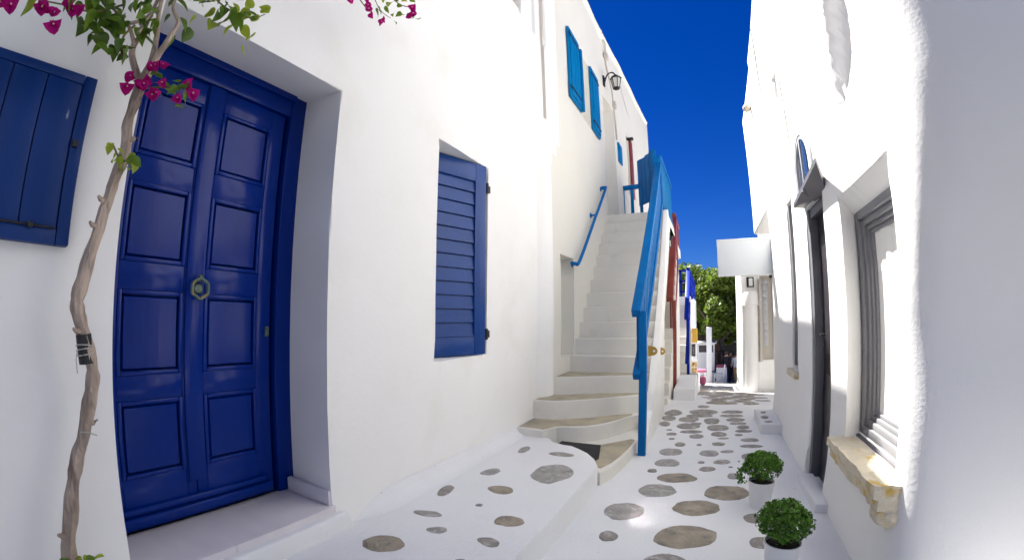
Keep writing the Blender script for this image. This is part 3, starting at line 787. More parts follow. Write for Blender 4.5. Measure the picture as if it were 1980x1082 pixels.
# brass tags beside the post
for k, (x, y, z, lab) in enumerate(((-.56, 4.62, -.345, 'yellow metal eye plate beside the azure post'), (-.572, 5.6, -.42, 'yellow metal eye plate further along the flank wall'))):
    bm = bmesh.new(); n = 14; pts = [(-.05, -.055), (-.05, .055)] + [(.0 + .045 * math.cos(a), .045 * math.sin(a)) for a in [math.pi / 2 - math.pi * i / n for i in range(n + 1)]]
    a = [bm.verts.new((x + p, y, z + q)) for p, q in pts]; b = [bm.verts.new((x + p, y + .008, z + q)) for p, q in pts]
    bm.faces.new(a); bm.faces.new(b[::-1]); m_ = len(pts)
    for i in range(m_): bm.faces.new((a[i], a[(i + 1) % m_], b[(i + 1) % m_], b[i]))
    tg = thing('eye_plate', lab, 'bracket', (x, y, z)); obj('plate', bm, YELLOW, tg)
    bm = bmesh.new(); tube(bm, [(x + .012, y - .006, z), (x + .012, y + .012, z)], .013, 10); obj('eyelet', bm, WPAINT, tg)

# floodlight under the landing
t = thing('floodlight', 'small black floodlight under the landing with a pale glass face', 'lamp', (-.72, 8.6, 1.5))
bm = bmesh.new(); bar(bm, (-.72, 8.55, 1.62), (-.72, 8.50, 1.48), .03, .03, .003); tube(bm, [(-.80, 8.5, 1.47), (-.64, 8.5, 1.47)], .012, 6); obj('bracket', bm, IRON, t)
bm = bmesh.new(); bar(bm, (-.72, 8.50, 1.46), (-.72, 8.42, 1.38), .20, .17, .008); obj('housing', bm, IRON, t)
bm = bmesh.new(); bar(bm, (-.72, 8.4195, 1.3795), (-.72, 8.412, 1.372), .165, .135, .003); obj('glass_face', bm, GLASS_L, t)

# ------------------------------------------------------------------ second staircase, oxide red rails
t_s2 = thing('staircase', 'second white staircase beyond the first, with oxide red rails', 'staircase', (-1, 8, -1.4))
for k in range(15):
    y = 6.75 + .24 * k; zt = -1.22 + .205 * k
    if y > 10.0: break
    obj('step', prism(bmesh.new(), [(-1.6 - .002 * k, y), (-.60 - .003 * k, y + .01), (-.60 - .003 * k, y + .5), (-1.6 - .002 * k, y + .5)], -1.9 - .003 * k, zt, .012), STEPW, t_s2)
bm = bmesh.new(); prism(bm, [(-1.6, 9.95), (-.63, 9.95), (-.63, 11.3), (-1.6, 11.3)], 1.45, 1.66, .012); obj('landing', bm, STEPW, t_s2)
bm = bmesh.new(); prism_x(bm, [(7.6, -1.9), (10.0, -1.9), (10.0, 1.0), (8.15, -.85), (7.6, -.95)], -.72, -.615); obj('flank_wall', bm, WASH, t_s2)
t_r3 = railing('stair_railing', 'oxide red wooden railing on the second staircase', -.655, ((8.0, .36), (9.95, 2.18)), ((8.0, -.68), (9.95, 1.2)), (-.59, 8.05, -1.42, .30), RED, npick=10, w=.12, h=.11)
bm = bmesh.new(); bar(bm, (-.95, 10.0, 2.20), (-.60, 10.02, 2.20), .08, .07, .006); obj('fence_rail', bm, RED, t_r3)
for k in range(4):
    bm = bmesh.new(); box(bm, -.67, -.63, 10.1 + .3 * k, 10.16 + .3 * k, 1.66, 2.2, .003); obj('picket', bm, RED, t_r3)
bm = bmesh.new(); bar(bm, (-.65, 10.0, 2.20), (-.65, 11.2, 2.20), .08, .06, .006); obj('fence_rail', bm, RED, t_r3)
bm = bmesh.new(); prism(bm, [(-.56, 7.45), (-.22, 7.45), (-.22, 9.3), (-.56, 9.3)], -1.9, -1.17, .02)
tag(obj('white_plinth', bm, WASH_G), 'low white plinth at the foot of the red railing', 'plinth')
bm = bmesh.new(); prism(bm, [(-.56, 9.31), (-.22, 9.31), (-.22, 11.9), (-.56, 11.9)], -2.3, -1.45, .02)
pl2 = tag(obj('stone_topped_plinth', bm, WASH_G), 'farther low plinth with a brown stone top before the cobalt railing', 'plinth')
bm = bmesh.new(); box(bm, -.54, -.25, 9.4, 11.8, -1.449, -1.43, .004); o = obj('stone_slab', bm, STONE); o.parent = pl2

# ------------------------------------------------------------------ third house, cobalt railing
t_h3 = thing('low_white_house', 'low white house down the lane under a cobalt roof railing', 'house', (-1.5, 14, -2))


def map_h3(u, v, d): return Vector((-.47 - d, u, v))


obj('facade', wall(map_h3, 13.0, 18.5, -3.4, .58, [(14.0, 15.0, -2.3, -.2, .2), (15.9, 16.7, -1.6, -.4, .15)], step=.4, back=2.6, bev=.02), WASH, t_h3)
bm = bmesh.new(); box(bm, -.72, -.66, 14.0, 15.0, -2.3, -.2); obj('door', bm, DARKG, t_h3)
bm = bmesh.new(); box(bm, -.66, -.61, 15.9, 16.7, -1.6, -.4); obj('window', bm, AZURE, t_h3)
t_s3 = thing('staircase', 'third white staircase, climbing to the roof with cobalt rails', 'staircase', (-1, 11.5, -1.9))
for k in range(10):
    y = 11.45 + .17 * k; zt = -1.6 + .215 * k
    obj('step', prism(bmesh.new(), [(-1.45 - .002 * k, y), (-.52 - .003 * k, y), (-.52 - .003 * k, y + .4), (-1.45 - .002 * k, y + .4)], -2.4 - .003 * k, zt, .01), STEPW, t_s3)
t_r4 = railing('stair_railing', 'dark cobalt railing on the third staircase down the lane', -.53, ((11.4, .02), (13.1, 1.30)), ((11.4, -1.08), (13.1, .45)), (-.50, 11.45, -1.43, -.02), COBALT, npick=7, w=.11, h=.10)
for z in (.72, 1.02, 1.32):
    bm = bmesh.new(); bar(bm, (-1.6, 13.15, z), (-.48, 13.15, z), .06, .07, .005); obj('fence_rail', bm, COBALT, t_r4)
    bm = bmesh.new(); bar(bm, (-.50, 13.15, z), (-.50, 18.3, z), .06, .07, .005); obj('fence_rail', bm, COBALT, t_r4)
for k in range(5):
    bm = bmesh.new(); box(bm, -.535, -.465, 13.3 + k * 1.2, 13.37 + k * 1.2, .58, 1.36, .004); obj('fence_post', bm, COBALT, t_r4)
for k in range(6):
    bm = bmesh.new(); box(bm, -1.58 + k * .2, -1.52 + k * .2, 13.12, 13.18, .58, 1.36, .004); obj('fence_post', bm, COBALT, t_r4)
bm = bmesh.new(); box(bm, -.60, -.40, 13.02, 13.14, .50, .62, .006); obj('fascia_board', bm, COBALT, t_r4)
# yellow lantern sign on the house corner
t = thing('yellow_box_sign', 'small yellow box sign hung on the low white house', 'sign', (-.40, 13.3, -.5))
bm = bmesh.new(); box(bm, -.455, -.30, 12.85, 12.97, -.72, -.33, .008); obj('sign_box', bm, YELLOW, t)
bm = bmesh.new(); bar(bm, (-.40, 12.99, -.42), (-.48, 13.05, -.42), .03, .03); obj('sign_bracket', bm, IRON, t)
t = thing('box_speaker', 'dark box hanging below the yellow box sign', 'box', (-.42, 12.95, -1))
bm = bmesh.new(); box(bm, -.46, -.36, 12.85, 12.98, -1.10, -.76, .006); obj('housing', bm, IRON, t)
bm = bmesh.new(); box(bm, -.44, -.38, 12.843, 12.849, -1.05, -.83, .002); obj('front_grille', bm, DARKG, t)
t = thing('poster_stand', 'narrow stand of coloured postcards against the low white house', 'stand', (-.4, 12.9, -2.1))
bm = bmesh.new(); box(bm, -.465, -.31, 12.86, 12.90, -1.95, -1.20, .004); obj('backing_board', bm, WPAINT, t)
for k in range(4):
    for q in range(2):
        bm = bmesh.new(); box(bm, -.455 + q * .07, -.39 + q * .07, 12.848, 12.858, -1.40 - .16 * k, -1.26 - .16 * k, .002); obj('postcard', bm, POST, t)

# ------------------------------------------------------------------ right house
t_rt = thing('white_house', 'sunlit white house with the grey window, stone sill and black door', 'house', (.85, 3, -1.3))
ANG = R(70); RC = .21


def map_right(u, v, d):
    yc = 1.88 + .20 * (1 - ss(-.15, .95, v))
    y0 = 2.37 + .42 * min(max(1.8 - v, 0), .95)
    d += .10 * ss(.93, 1.5, v) * (ss(y0 - .04, y0 + .04, u) * -1 + 1) * ss(1.86, y0 - .05, u)      # a shallow plaster fold, shaped to make the shade streak above the window
    bulge = .014 * noise.noise(Vector((u * .8, v * .8, 9)))
    if u >= yc: return Vector((.85 + d + bulge - .03 * ss(-.9, -1.4, v), u, v))
    rc = .16 + .17 * ss(-.2, .95, v); s = yc - u; L_ = rc * ANG
    a = min(s / rc, ANG)
    p = Vector((.85 + rc - rc * math.cos(a), yc - rc * math.sin(a))); n_ = Vector((math.cos(a), math.sin(a)))
    if s > L_:
        tg = Vector((math.sin(ANG), -math.cos(ANG))); p += tg * (s - L_)
    p += n_ * (d + bulge)
    return Vector((p.x, p.y, v))


rh = [(2.07, 2.86, -.80, .70, .11, (2.05, 2.93, -.72, .60)), (3.26, 3.88, -1.42, .84, .22), (4.48, 4.76, -.52, 1.10, .10), (4.30, 4.46, 1.92, 2.36, .14)]
obj('facade', wall(map_right, -3, 6.05, -1.6, 3.54, rh, step=.10, back=2.6, amp=.005, bev=.045, top_bev=.0, nscale=1.5, extra_u=[2.2 + .018 * k for k in range(34)]), WASH_R, t_rt)
pts = [map_right(u, 3, 0) for u in (4.15, 3.2, 2.2, 1.9, 1.8, 1.7, 1.6, 1.0, -3.0)]
bm = bmesh.new(); prism(bm, [(p.x, p.y) for p in pts] + [(pts[-1].x + .3, pts[-1].y + 2.5), (3.4, 4.15)], 3.54, 6.6, .04); obj('added_top_block', bm, WASH_R, t_rt)  # unseen block added for shade behind it and bounce onto the left house
# shop window: stepped grey frame, pane, curtain
WX = .955
bm = bmesh.new(); y0, y1, z0, z1 = 2.0, 2.925, -.725, .605
fr = []
for k, (dx, w0, w1) in enumerate(((0, 0, .055), (.018, .0555, .095), (.034, .0955, .125), (.048, .1255, .15))):
    for q in ((y1 - w1, y1 - w0, z0 + w0, z1 - w0), (y0 + w0, y0 + w1, z0 + w0, z1 - w0)):
        box(bm, WX + dx, WX + .11, *q, .005)
    for q in ((y0 + w1 + .0003, y1 - w1 - .0003, z0 + w0, z0 + w1), (y0 + w1 + .0003, y1 - w1 - .0003, z1 - w1, z1 - w0)):
        box(bm, WX + dx, WX + .11, *q, .005)
wf = obj('window_frame', bm, SLATE, t_rt)
bm = bmesh.new(); box(bm, WX + .075, WX + .08, y0 + .151, y1 - .151, z0 + .151, z1 - .151); obj('pane', bm, None or GLASS, wf)
bm = bmesh.new(); box(bm, WX - .03, WX + .02, y0 + .02, y1 - .02, z0 - .03, z0 - .002, .005); obj('sub_sill', bm, DARKG, wf)
bm = bmesh.new(); ny = 40; g = []
for z in (z0, z1):
    g.append([bm.verts.new((WX + .062 + .002 * math.sin(k * 1.1) + .004 * math.sin(k * .37), y0 + .152 + (y1 - y0 - .304) * k / ny, z)) for k in range(ny + 1)])
for k in range(ny): bm.faces.new((g[0][k], g[0][k + 1], g[1][k + 1], g[1][k]))
obj('curtain', bm, CURT, t_rt)
# worn stone sill with a broken corbel end
bm = bmesh.new(); box(bm, .745, .98, 2.02, 2.90, -.86, -.745)
bmesh.ops.subdivide_edges(bm, edges=bm.edges[:], cuts=14, use_grid_fill=True)
for v in bm.verts:
    k = noise.noise(v.co * 9) * .012 + noise.noise(v.co * 25) * .006
    v.co += Vector((k * .8, k * .6, k * .8))
    if v.co.z < -.8 and v.co.x < .8: v.co.x += .02 * (1 + noise.noise(v.co * 6))
obj('stone_sill', bm, CREAM, t_rt, smooth=60)
bm = bmesh.new(); bmesh.ops.create_icosphere(bm, subdivisions=4, radius=1)
for v in bm.verts:
    k = 1 + .14 * noise.noise(v.co * 1.8) + .05 * noise.noise(v.co * 5)
    v.co = Vector((.865 + v.co.x * .095 * k, 2.095 + v.co.y * .075 * k, -.885 + v.co.z * .075 * k))
obj('sill_corbel', bm, CREAM, t_rt)
# shell ornament hanging in the window
t = thing('shell_ornament', 'white shell ornament hanging in the grey framed window', 'ornament', (WX + .03, 2.2, .3))
bm = bmesh.new(); pts = [(WX + .035 + .004 * math.sin(k), 2.20 + .075 * math.cos(k * .55) * (1 - k / 26), .22 + .10 * math.sin(k * .55) * (1 - k / 26)) for k in range(24)]
tube(bm, pts, [.042 * (1 - k / 30) for k in range(24)], 10); obj('shell', bm, SHELL, t)
bm = bmesh.new(); tube(bm, [(WX + .035, 2.2, .30), (WX + .035, 2.2, .45)], .003, 5); obj('hanging_string', bm, STRING, t)
# black door in a dark grey frame
bm = bmesh.new(); box(bm, .862, .95, 3.80, 3.878, -1.40, .835, .005); obj('door_frame', bm, MIDG2, t_rt)
bm = bmesh.new(); box(bm, .875, .96, 3.262, 3.799, .76, .836, .005); obj('door_frame', bm, DARKG, t_rt)
bm = bmesh.new(); box(bm, .93, .97, 3.25, 3.80, -1.40, .76, .004); dr = obj('door', bm, BLACKD, t_rt)
for (a, b) in ((-1.25, -.45), (-.30, .60)):
    bm = bmesh.new(); box(bm, .918, .9295, 3.34, 3.70, a, b, .006); obj('panel', bm, BLACKD, dr)
bm = bmesh.new(); tube(bm, [(.93, 3.74, -.16), (.885, 3.74, -.16), (.885, 3.66, -.16)], .010, 8); obj('door_handle', bm, IRON, dr)
bm = bmesh.new(); box(bm, .80, 1.04, 3.25, 3.89, -1.5, -1.36, .012); obj('door_step', bm, MARBLE, t_rt)
bm = bmesh.new(); box(bm, .74, .86, 3.05, 3.70, -1.5, -1.24, .02); obj('door_step', bm, WASH_G, t_rt)
# sloping hood over the door
bm = bmesh.new()
v = [bm.verts.new(p) for p in ((.87, 3.20, .815), (.87, 3.92, .875), (.765, 3.90, .88), (.735, 2.86, .93))]
w = [bm.verts.new(Vector(q.co) + Vector((0, 0, .035 if k > 1 else .09))) for k, q in enumerate(v)]
bm.faces.new(v); bm.faces.new(w[::-1])
for k in range(4): bm.faces.new((v[k], v[(k + 1) % 4], w[(k + 1) % 4], w[k]))
hd = obj('door_hood', bm, DARKG, t_rt, smooth=0)
bm = bmesh.new(); bar(bm, (.86, 3.50, .842), (.755, 3.42, .898), .03, .02, .003); obj('hood_batten', bm, DARKG, hd)
# arched fanlight above the hood
ac, ar, az0 = 3.71, .27, 1.02


def arch(r, z0, z1r, n=18):
    return [(ac - r, z0)] + [(ac - r * math.cos(math.pi * k / n), z1r + r * math.sin(math.pi * k / n)) for k in range(n + 1)] + [(ac + r, z0)]


def ringx(bm, outer, inner, x0, x1):
    n = len(outer); A = []
    for x in (x0, x1):
        A.append([[bm.verts.new((x, y, z)) for y, z in outer], [bm.verts.new((x, y, z)) for y, z in inner]])
    for k in range(n - 1):
        for f in ((A[0][0][k], A[0][0][k + 1], A[0][1][k + 1], A[0][1][k]), (A[1][0][k], A[1][0][k + 1], A[1][1][k + 1], A[1][1][k]),
                  (A[0][0][k], A[0][0][k + 1], A[1][0][k + 1], A[1][0][k]), (A[0][1][k], A[0][1][k + 1], A[1][1][k + 1], A[1][1][k])):
            bm.faces.new(f)
    return bm


bm = ringx(bmesh.new(), arch(.33, az0, 1.16), arch(.27, az0, 1.16), .826, .87); fan = obj('fanlight', bm, WASH_R, t_rt)
bm = ringx(bmesh.new(), arch(.269, az0, 1.16), arch(.235, az0, 1.16), .832, .868); obj('fanlight_frame', bm, GREYP, fan)
bm = bmesh.new(); pts = arch(.234, az0, 1.16); a = [bm.verts.new((.840 + .07 * (y - ac), y, max(z, 1.0))) for y, z in pts]; bm.faces.new(a); obj('pane', bm, GLASS_S, fan, smooth=0)
bm = bmesh.new(); box(bm, .830, .85, 3.70, 3.725, az0, 1.39, .003); obj('glazing_bar', bm, GREYP, fan)
# slit window and small niche
bm = bmesh.new(); box(bm, .935, .97, 4.48, 4.76, -.52, 1.10); sw = obj('slit_window', bm, DARKG, t_rt)
bm = bmesh.new(); box(bm, .87, .934, 4.715, 4.758, -.50, 1.085, .004); obj('frame_stile', bm, MIDG, sw)
bm = bmesh.new(); box(bm, .925, .932, 4.49, 4.71, -.48, 1.06); obj('pane', bm, GLASS, sw)
bm = bmesh.new(); box(bm, .975, 1.0, 4.30, 4.46, 1.92, 2.36); obj('niche_window', bm, GREYP, t_rt)
bm = bmesh.new(); box(bm, .80, .87, 4.42, 4.82, -.60, -.53, .012); obj('window_sill', bm, CREAM, t_rt)
# cable down the upper wall, roof globe lamp
bm = bmesh.new(); tube(bm, [(.845, 5.2, 3.5), (.838, 5.3, 2.9), (.838, 5.28, 2.3), (.84, 5.0, 2.0)], .008, 5); tube(bm, [(.842, 4.1, 3.5), (.84, 4.12, 2.6), (.842, 4.12, 1.45)], .005, 5); obj('wall_cable', bm, BEIGEP, t_rt)
t = thing('globe_lamp', 'small cream globe lamp at the roof edge of the sunlit house', 'lamp', (.8, 7.4, 3.2))
bm = bmesh.new(); bmesh.ops.create_uvsphere(bm, u_segments=16, v_segments=10, radius=.065, matrix=Matrix.Translation((.80, 6.6, 3.07))); obj('globe', bm, CREAM, t)
bm = bmesh.new(); tube(bm, [(.80, 6.6, 3.12), (.86, 6.6, 3.20)], .015, 6); obj('arm', bm, WPAINT, t)
# overhanging upper room at the corner
t_ov = thing('overhanging_room', 'white upper room jutting beyond the sunlit house above the blank sign', 'house', (1.2, 7, 1.4))
bm = bmesh.new(); box(bm, .855, 3.4, 6.06, 8.06, 1.38, 3.50, .04, 3); obj('room_wall', bm, WASH_R, t_ov)
bm = bmesh.new(); box(bm, 1.25, 3.4, 8.065, 10.95, 1.38, 3.45, .03); obj('recess_shade_block', bm, WASH_R, t_ov)  # hidden block added to shade the recess beyond

t_bk = thing('added_block', 'added grey block behind the viewer on the right, shaping bounced light', 'house', (4, -3, -1.3))
bm = bmesh.new(); box(bm, 2.4, 9, -7, -.7, -1.6, 4.6, .04); obj('wall', bm, BACKG, t_bk)  # added out of view to shape light on the turned-away wall
bm = bmesh.new(); box(bm, 2.3, 9.1, -7.1, -.6, 4.601, 4.75, .03); obj('roof', bm, WASH, t_bk)
t_bk = thing('added_block', 'added grey block behind the viewer on the left, cutting bounced light', 'house', (-3, -4, -1.3))
bm = bmesh.new(); box(bm, -6, -1.8, -8, -3.55, -1.6, 4.9, .04); obj('wall', bm, MIDG, t_bk)  # added out of view, replaces white walling to reduce bounce
bm = bmesh.new(); box(bm, -6.1, -1.7, -8.1, -3.52, 4.901, 5.0, .03); obj('roof', bm, WASH, t_bk)
# blank hanging sign
t = thing('blank_sign', 'blank white box sign projecting from the corner of the sunlit house', 'sign', (.5, 6.03, .75))
bm = bmesh.new(); box(bm, .148, .846, 6.0, 6.09, .515, .995, .006); obj('sign_box', bm, SIGNW, t)
bm = bmesh.new()
for x in (.16, .84):
    pass
box(bm, .152, .842, 5.996, 5.9995, .519, .527); obj('edge_trim', bm, WPAINT, t); bm = bmesh.new(); box(bm, .152, .842, 5.996, 5.9995, .983, .991); obj('edge_trim', bm, WPAINT, t)
bm = bmesh.new(); bar(bm, (.84, 6.05, .75), (.87, 6.05, .75), .03, .03); obj('sign_bracket', bm, IRON, t)

# ------------------------------------------------------------------ farther right house
t_fr = thing('white_house', 'shaded white house past the blank sign with beige shutters facing the lane', 'house', (1.5, 11, -1.9))


def map_fr(u, v, d): return Vector((u, 11.0 + d, v))


obj('facade', wall(map_fr, .80, 3.2, -2.6, 1.30, [(1.24, 1.53, -1.02, .92, .1)], step=.25, back=2.1, bev=.03, top_bev=.05), WASH, t_fr)
bm = bmesh.new(); box(bm, 1.24, 1.53, 11.08, 11.12, -1.02, .92); wfr = obj('shuttered_window', bm, BEIGEP, t_fr)
bm = bmesh.new(); box(bm, 1.19, 1.26, 10.87, 11.0, -1.06, .84, .006); obj('shutter', bm, BEIGEP, wfr)
bm = bmesh.new(); box(bm, 1.27, 1.40, 10.95, 10.985, -.70, .80, .006); obj('shutter', bm, GREYP, wfr)
for k in range(9):
    bm = bmesh.new(); box(bm, 1.29, 1.38, 10.935, 10.949, -.62 + .15 * k, -.50 + .15 * k, .003); obj('slat', bm, GREYP, wfr)
bm = bmesh.new(); lathe(bm, [(.0, -2.4), (.19, -2.4), (.185, .22), (.215, .24), (.215, .50), (.17, .58), (0, .60)], 20, (1.02, 11.05, 0)); obj('round_pilaster', bm, WASH, t_fr)
bm = bmesh.new(); box(bm, .93, 1.10, 10.975, 11.0, .66, .90, .004); pp = obj('number_plate', bm, IRON, t_fr)
bm = bmesh.new(); box(bm, .98, 1.07, 10.965, 10.974, .69, .87, .003); obj('plate_face', bm, SIGNW, pp)
bm = bmesh.new(); prism(bm, [(.66, 11.2), (.82, 11.2), (.82, 12.6), (.66, 12.6)], -2.7, -1.86, .03)
tag(obj('corner_block', bm, WASH_G), 'white guard block at the foot of the shaded house corner', 'block')
bm = bmesh.new(); box(bm, 3.15, 3.3, 6.0, 13.0, -2, 3.4); tag(obj('courtyard_wall', bm, WASH), 'white wall closing the recess beside the shaded house', 'wall')
bm = bmesh.new(); lathe(bm, [(.0, .0), (.06, 0), (.07, .1), (.04, .13), (0, .13)], 12, (1.52, 10.93, .86)); tag(obj('camera_dome', bm, IRON), 'small dark dome lamp above the beige shutters', 'lamp')

# ------------------------------------------------------------------ square at the end of the lane
gz = -3.62
t = thing('cafe_kiosk', 'white kiosk with a dark serving hatch under the tree', 'kiosk', (-.2, 25.5, gz))
bm = bmesh.new(); box(bm, -2.6, .34, 25.3, 27.0, gz - .2, -1.48, .02)
obj('kiosk_wall', bm, WPAINT, t)
bm = bmesh.new(); box(bm, -.52, .26, 25.285, 25.299, -1.95, -1.56, .004); obj('hatch', bm, BLACKD, t)
bm = bmesh.new(); box(bm, -2.7, .44, 25.1, 27.1, -1.479, -1.40, .02); obj('roof', bm, WPAINT, t)
bm = bmesh.new(); box(bm, -.60, .34, 24.98, 25.28, gz + .62, gz + .66, .006); obj('counter_shelf', bm, COBALT, t)
t = thing('white_pillar', 'square white pillar standing in the far square', 'pillar', (.04, 24, gz))
bm = bmesh.new(); box(bm, -.10, .18, 23.9, 24.18, gz - .1, -.55, .02); obj('shaft', bm, WPAINT, t)
bm = bmesh.new(); box(bm, -.13, .21, 23.87, 24.21, gz - .1, gz + .15, .02); obj('base', bm, WPAINT, t)
t = thing('back_wall_house', 'dark fronted shop house behind the tree in the far square', 'house', (0, 33, gz))
bm = bmesh.new(); box(bm, -9, 9, 33, 37, -4, .6, .05); obj('wall', bm, BROWNC, t)
bm = bmesh.new(); box(bm, .9, 3.0, 32.9, 32.99, -3.7, -1.3, .01); obj('shop_opening', bm, BLACKD, t)
bm = bmesh.new(); bar(bm, (.4, 31.2, -1.6), (3.0, 31.2, -1.75), 1.4, .05, .01); obj('awning', bm, WHITEC, t)
t = thing('pink_table', 'pink covered table beside the lane at the far square', 'table', (-.35, 19, -2.9))
tz = G(19.6)
bm = bmesh.new(); box(bm, -.52, -.10, 19.4, 19.9, tz + .55, tz + .66, .03); obj('cloth', bm, PINK, t)
for a in (-.48, -.14):
    for b in (19.44, 19.86):
        bm = bmesh.new(); box(bm, a - .02, a + .02, b - .02, b + .02, tz - .02, tz + .55); obj('leg', bm, WPAINT, t)
t = thing('pink_bag', 'pink bag standing on the ground by the pink table', 'bag', (-.2, 18.4, -2.8))
bm = bmesh.new(); bmesh.ops.create_icosphere(bm, subdivisions=3, radius=.16)
for v in bm.verts: v.co = Vector((v.co.x * .9 - .22, v.co.y * .6 + 18.4, v.co.z * 1.2 + G(18.4) + .19)) + .02 * Vector((0, 0, noise.noise(v.co * 12)))
obj('pouch', bm, PINK, t)
bm = bmesh.new(); tube(bm, [(-.22 + .1 * math.cos(math.pi * k / 10), 18.4, G(18.4) + .36 + .12 * math.sin(math.pi * k / 10)) for k in range(11)], .012, 6); obj('handle', bm, WHITEC, t)
# white folding chair
t = thing('folding_chair', 'white wooden folding chair by the white pillar', 'chair', (.55, 24.2, gz))
cz = G(24.2)
for x in (.30, .74):
    bm = bmesh.new(); bar(bm, (x, 24.0, cz), (x, 24.5, cz + .46), .045, .045, .005); obj('leg', bm, WPAINT, t)
    bm = bmesh.new(); bar(bm, (x + .025, 24.5, cz), (x + .025, 24.0, cz + .46), .045, .045, .005); obj('leg', bm, WPAINT, t)
bm = bmesh.new(); bar(bm, (.28, 24.03, cz + .02), (.76, 24.03, cz + .44), .04, .045, .004); obj('brace', bm, WPAINT, t)
bm = bmesh.new(); bar(bm, (.76, 24.02, cz + .02), (.28, 24.02, cz + .44), .04, .045, .004); obj('brace', bm, WPAINT, t)
bm = bmesh.new(); box(bm, .28, .78, 23.98, 24.5, cz + .46, cz + .50, .01); obj('seat', bm, WPAINT, t)
bm = bmesh.new(); bar(bm, (.78, 24.0, cz + .48), (.86, 24.0, cz + .98), .05, .05, .005); bar(bm, (.78, 24.5, cz + .48), (.86, 24.5, cz + .98), .05, .05, .005); bar(bm, (.85, 24.0, cz + .9), (.85, 24.5, cz + .9), .03, .14, .005); obj('backrest', bm, WPAINT, t)
t = thing('drinks_box', 'white box with a red lid behind the folding chair', 'box', (.4, 25, gz))
bm = bmesh.new(); box(bm, .42, .98, 24.7, 25.05, G(24.9) - .02, G(24.9) + .85, .02); obj('box_body', bm, WPAINT, t)
bm = bmesh.new(); box(bm, .44, .96, 24.72, 25.03, G(24.9) + .851, G(24.9) + 1.0, .04); obj('lid', bm, PINK, t)
# rack of dark clothes
t = thing('clothes_rack', 'rack of dark clothes hanging outside the far shop', 'rack', (.75, 26.5, gz))
cz = G(26)
for x in (.45, 1.15):
    bm = bmesh.new(); tube(bm, [(x, 26.2, cz), (x, 26.2, cz + 1.75)], .02, 6); obj('upright', bm, IRON, t)
bm = bmesh.new(); tube(bm, [(.40, 26.2, cz + 1.75), (1.2, 26.2, cz + 1.75)], .02, 6); obj('rail', bm, IRON, t)
for k in range(8):
    x = .46 + k * .09
    bm = bmesh.new(); w0 = random.uniform(.15, .22); l_ = random.uniform(1.0, 1.4)
    prof = [(-.04, cz + 1.72), (-w0, cz + 1.62), (-w0 * 1.2, cz + 1.72 - l_), (w0 * 1.2, cz + 1.72 - l_), (w0, cz + 1.62), (.04, cz + 1.72)]
    a = [bm.verts.new((x - .03, 26.2 + p, q)) for p, q in prof]; b = [bm.verts.new((x + .03, 26.2 + p, q)) for p, q in prof]
    bm.faces.new(a); bm.faces.new(b[::-1])
    for i in range(6): bm.faces.new((a[i], a[(i + 1) % 6], b[(i + 1) % 6], b[i]))
    o = obj('garment', bm, DARKC if k % 3 else BROWNC, t)


def person(label, x, y, H, face, top, trousers, stride=.12):
    """a standing figure: one continuous skinned body, with hair and clothes as children"""
    z0 = G(y); t = thing('person', label, 'person', (x, y, z0))
    P = [(0, 0, .53), (0, 0, .66), (0, 0, .80), (0, 0, .845), (0, .01, .90), (0, .01, .965),
         (-.105, 0, .805), (-.15, .02, .64), (-.14, -.06, .50), (.105, 0, .805), (.15, .03, .64), (.13, -.08, .51),
         (-.055, 0, .50), (-.06, -stride * .6, .28), (-.06, -stride, .03), (-.06, -stride - .08, .012),
         (.055, 0, .50), (.06, stride * .4, .28), (.06, stride, .03), (.06, stride - .08, .012)]
    Rr = [.085, .08, .09, .035, .055, .05, .042, .03, .022, .042, .03, .022, .058, .042, .026, .02, .058, .042, .026, .02]
    E = [(0, 1), (1, 2), (2, 3), (3, 4), (4, 5), (2, 6), (6, 7), (7, 8), (2, 9), (9, 10), (10, 11), (0, 12), (12, 13), (13, 14), (14, 15), (0, 16), (16, 17), (17, 18), (18, 19)]
    me = bpy.data.meshes.new('body'); me.from_pydata([Vector(p) * H for p in P], E, [])
    o = bpy.data.objects.new('body', me); COL.objects.link(o)
    sk = o.modifiers.new('skin', 'SKIN'); me.skin_vertices[0].data[0].use_root = True
    for i, r_ in enumerate(Rr): me.skin_vertices[0].data[i].radius = (r_ * H, r_ * H * .8)
    sb = o.modifiers.new('sub', 'SUBSURF'); sb.levels = 2; sb.render_levels = 2
    dg = bpy.context.evaluated_depsgraph_get(); m2 = bpy.data.meshes.new_from_object(o.evaluated_get(dg))
    bpy.data.objects.remove(o)
    for q in (SKIN, top, trousers): m2.materials.append(q)
    for p in m2.polygons:
        c = p.center / H; p.use_smooth = True
        p.material_index = 0 if (c.z > .835 or (abs(c.x) > .12 and c.z < .6)) else (1 if c.z > .52 else 2)
    b = bpy.data.objects.new('body', m2); COL.objects.link(b)
    M = Matrix.Translation((x, y, z0)) @ Matrix.Rotation(face, 4, 'Z')
    attach(b, t); b.matrix_basis = M
    bm = bmesh.new(); bmesh.ops.create_icosphere(bm, subdivisions=3, radius=.066 * H, matrix=Matrix.Translation((0, .018 * H, .945 * H)))
    for v in bm.verts:
        if v.co.y < -.02 * H: v.co.y = -.02 * H + (v.co.y + .02 * H) * .3
    h_ = obj('hair', bm, HAIR); attach(h_, t); h_.matrix_basis = M
    return t


person('person in a white shirt and tan trousers at the lane end', 1.50, 25.6, 1.68, R(200), WHITEC, TANC)
person('person in brown clothes standing under the far awning', 1.30, 27.5, 1.72, R(20), BROWNC, DARKC)
person('person in dark clothes beside the clothes rack', .98, 25.3, 1.74, R(160), DARKC, DARKC)


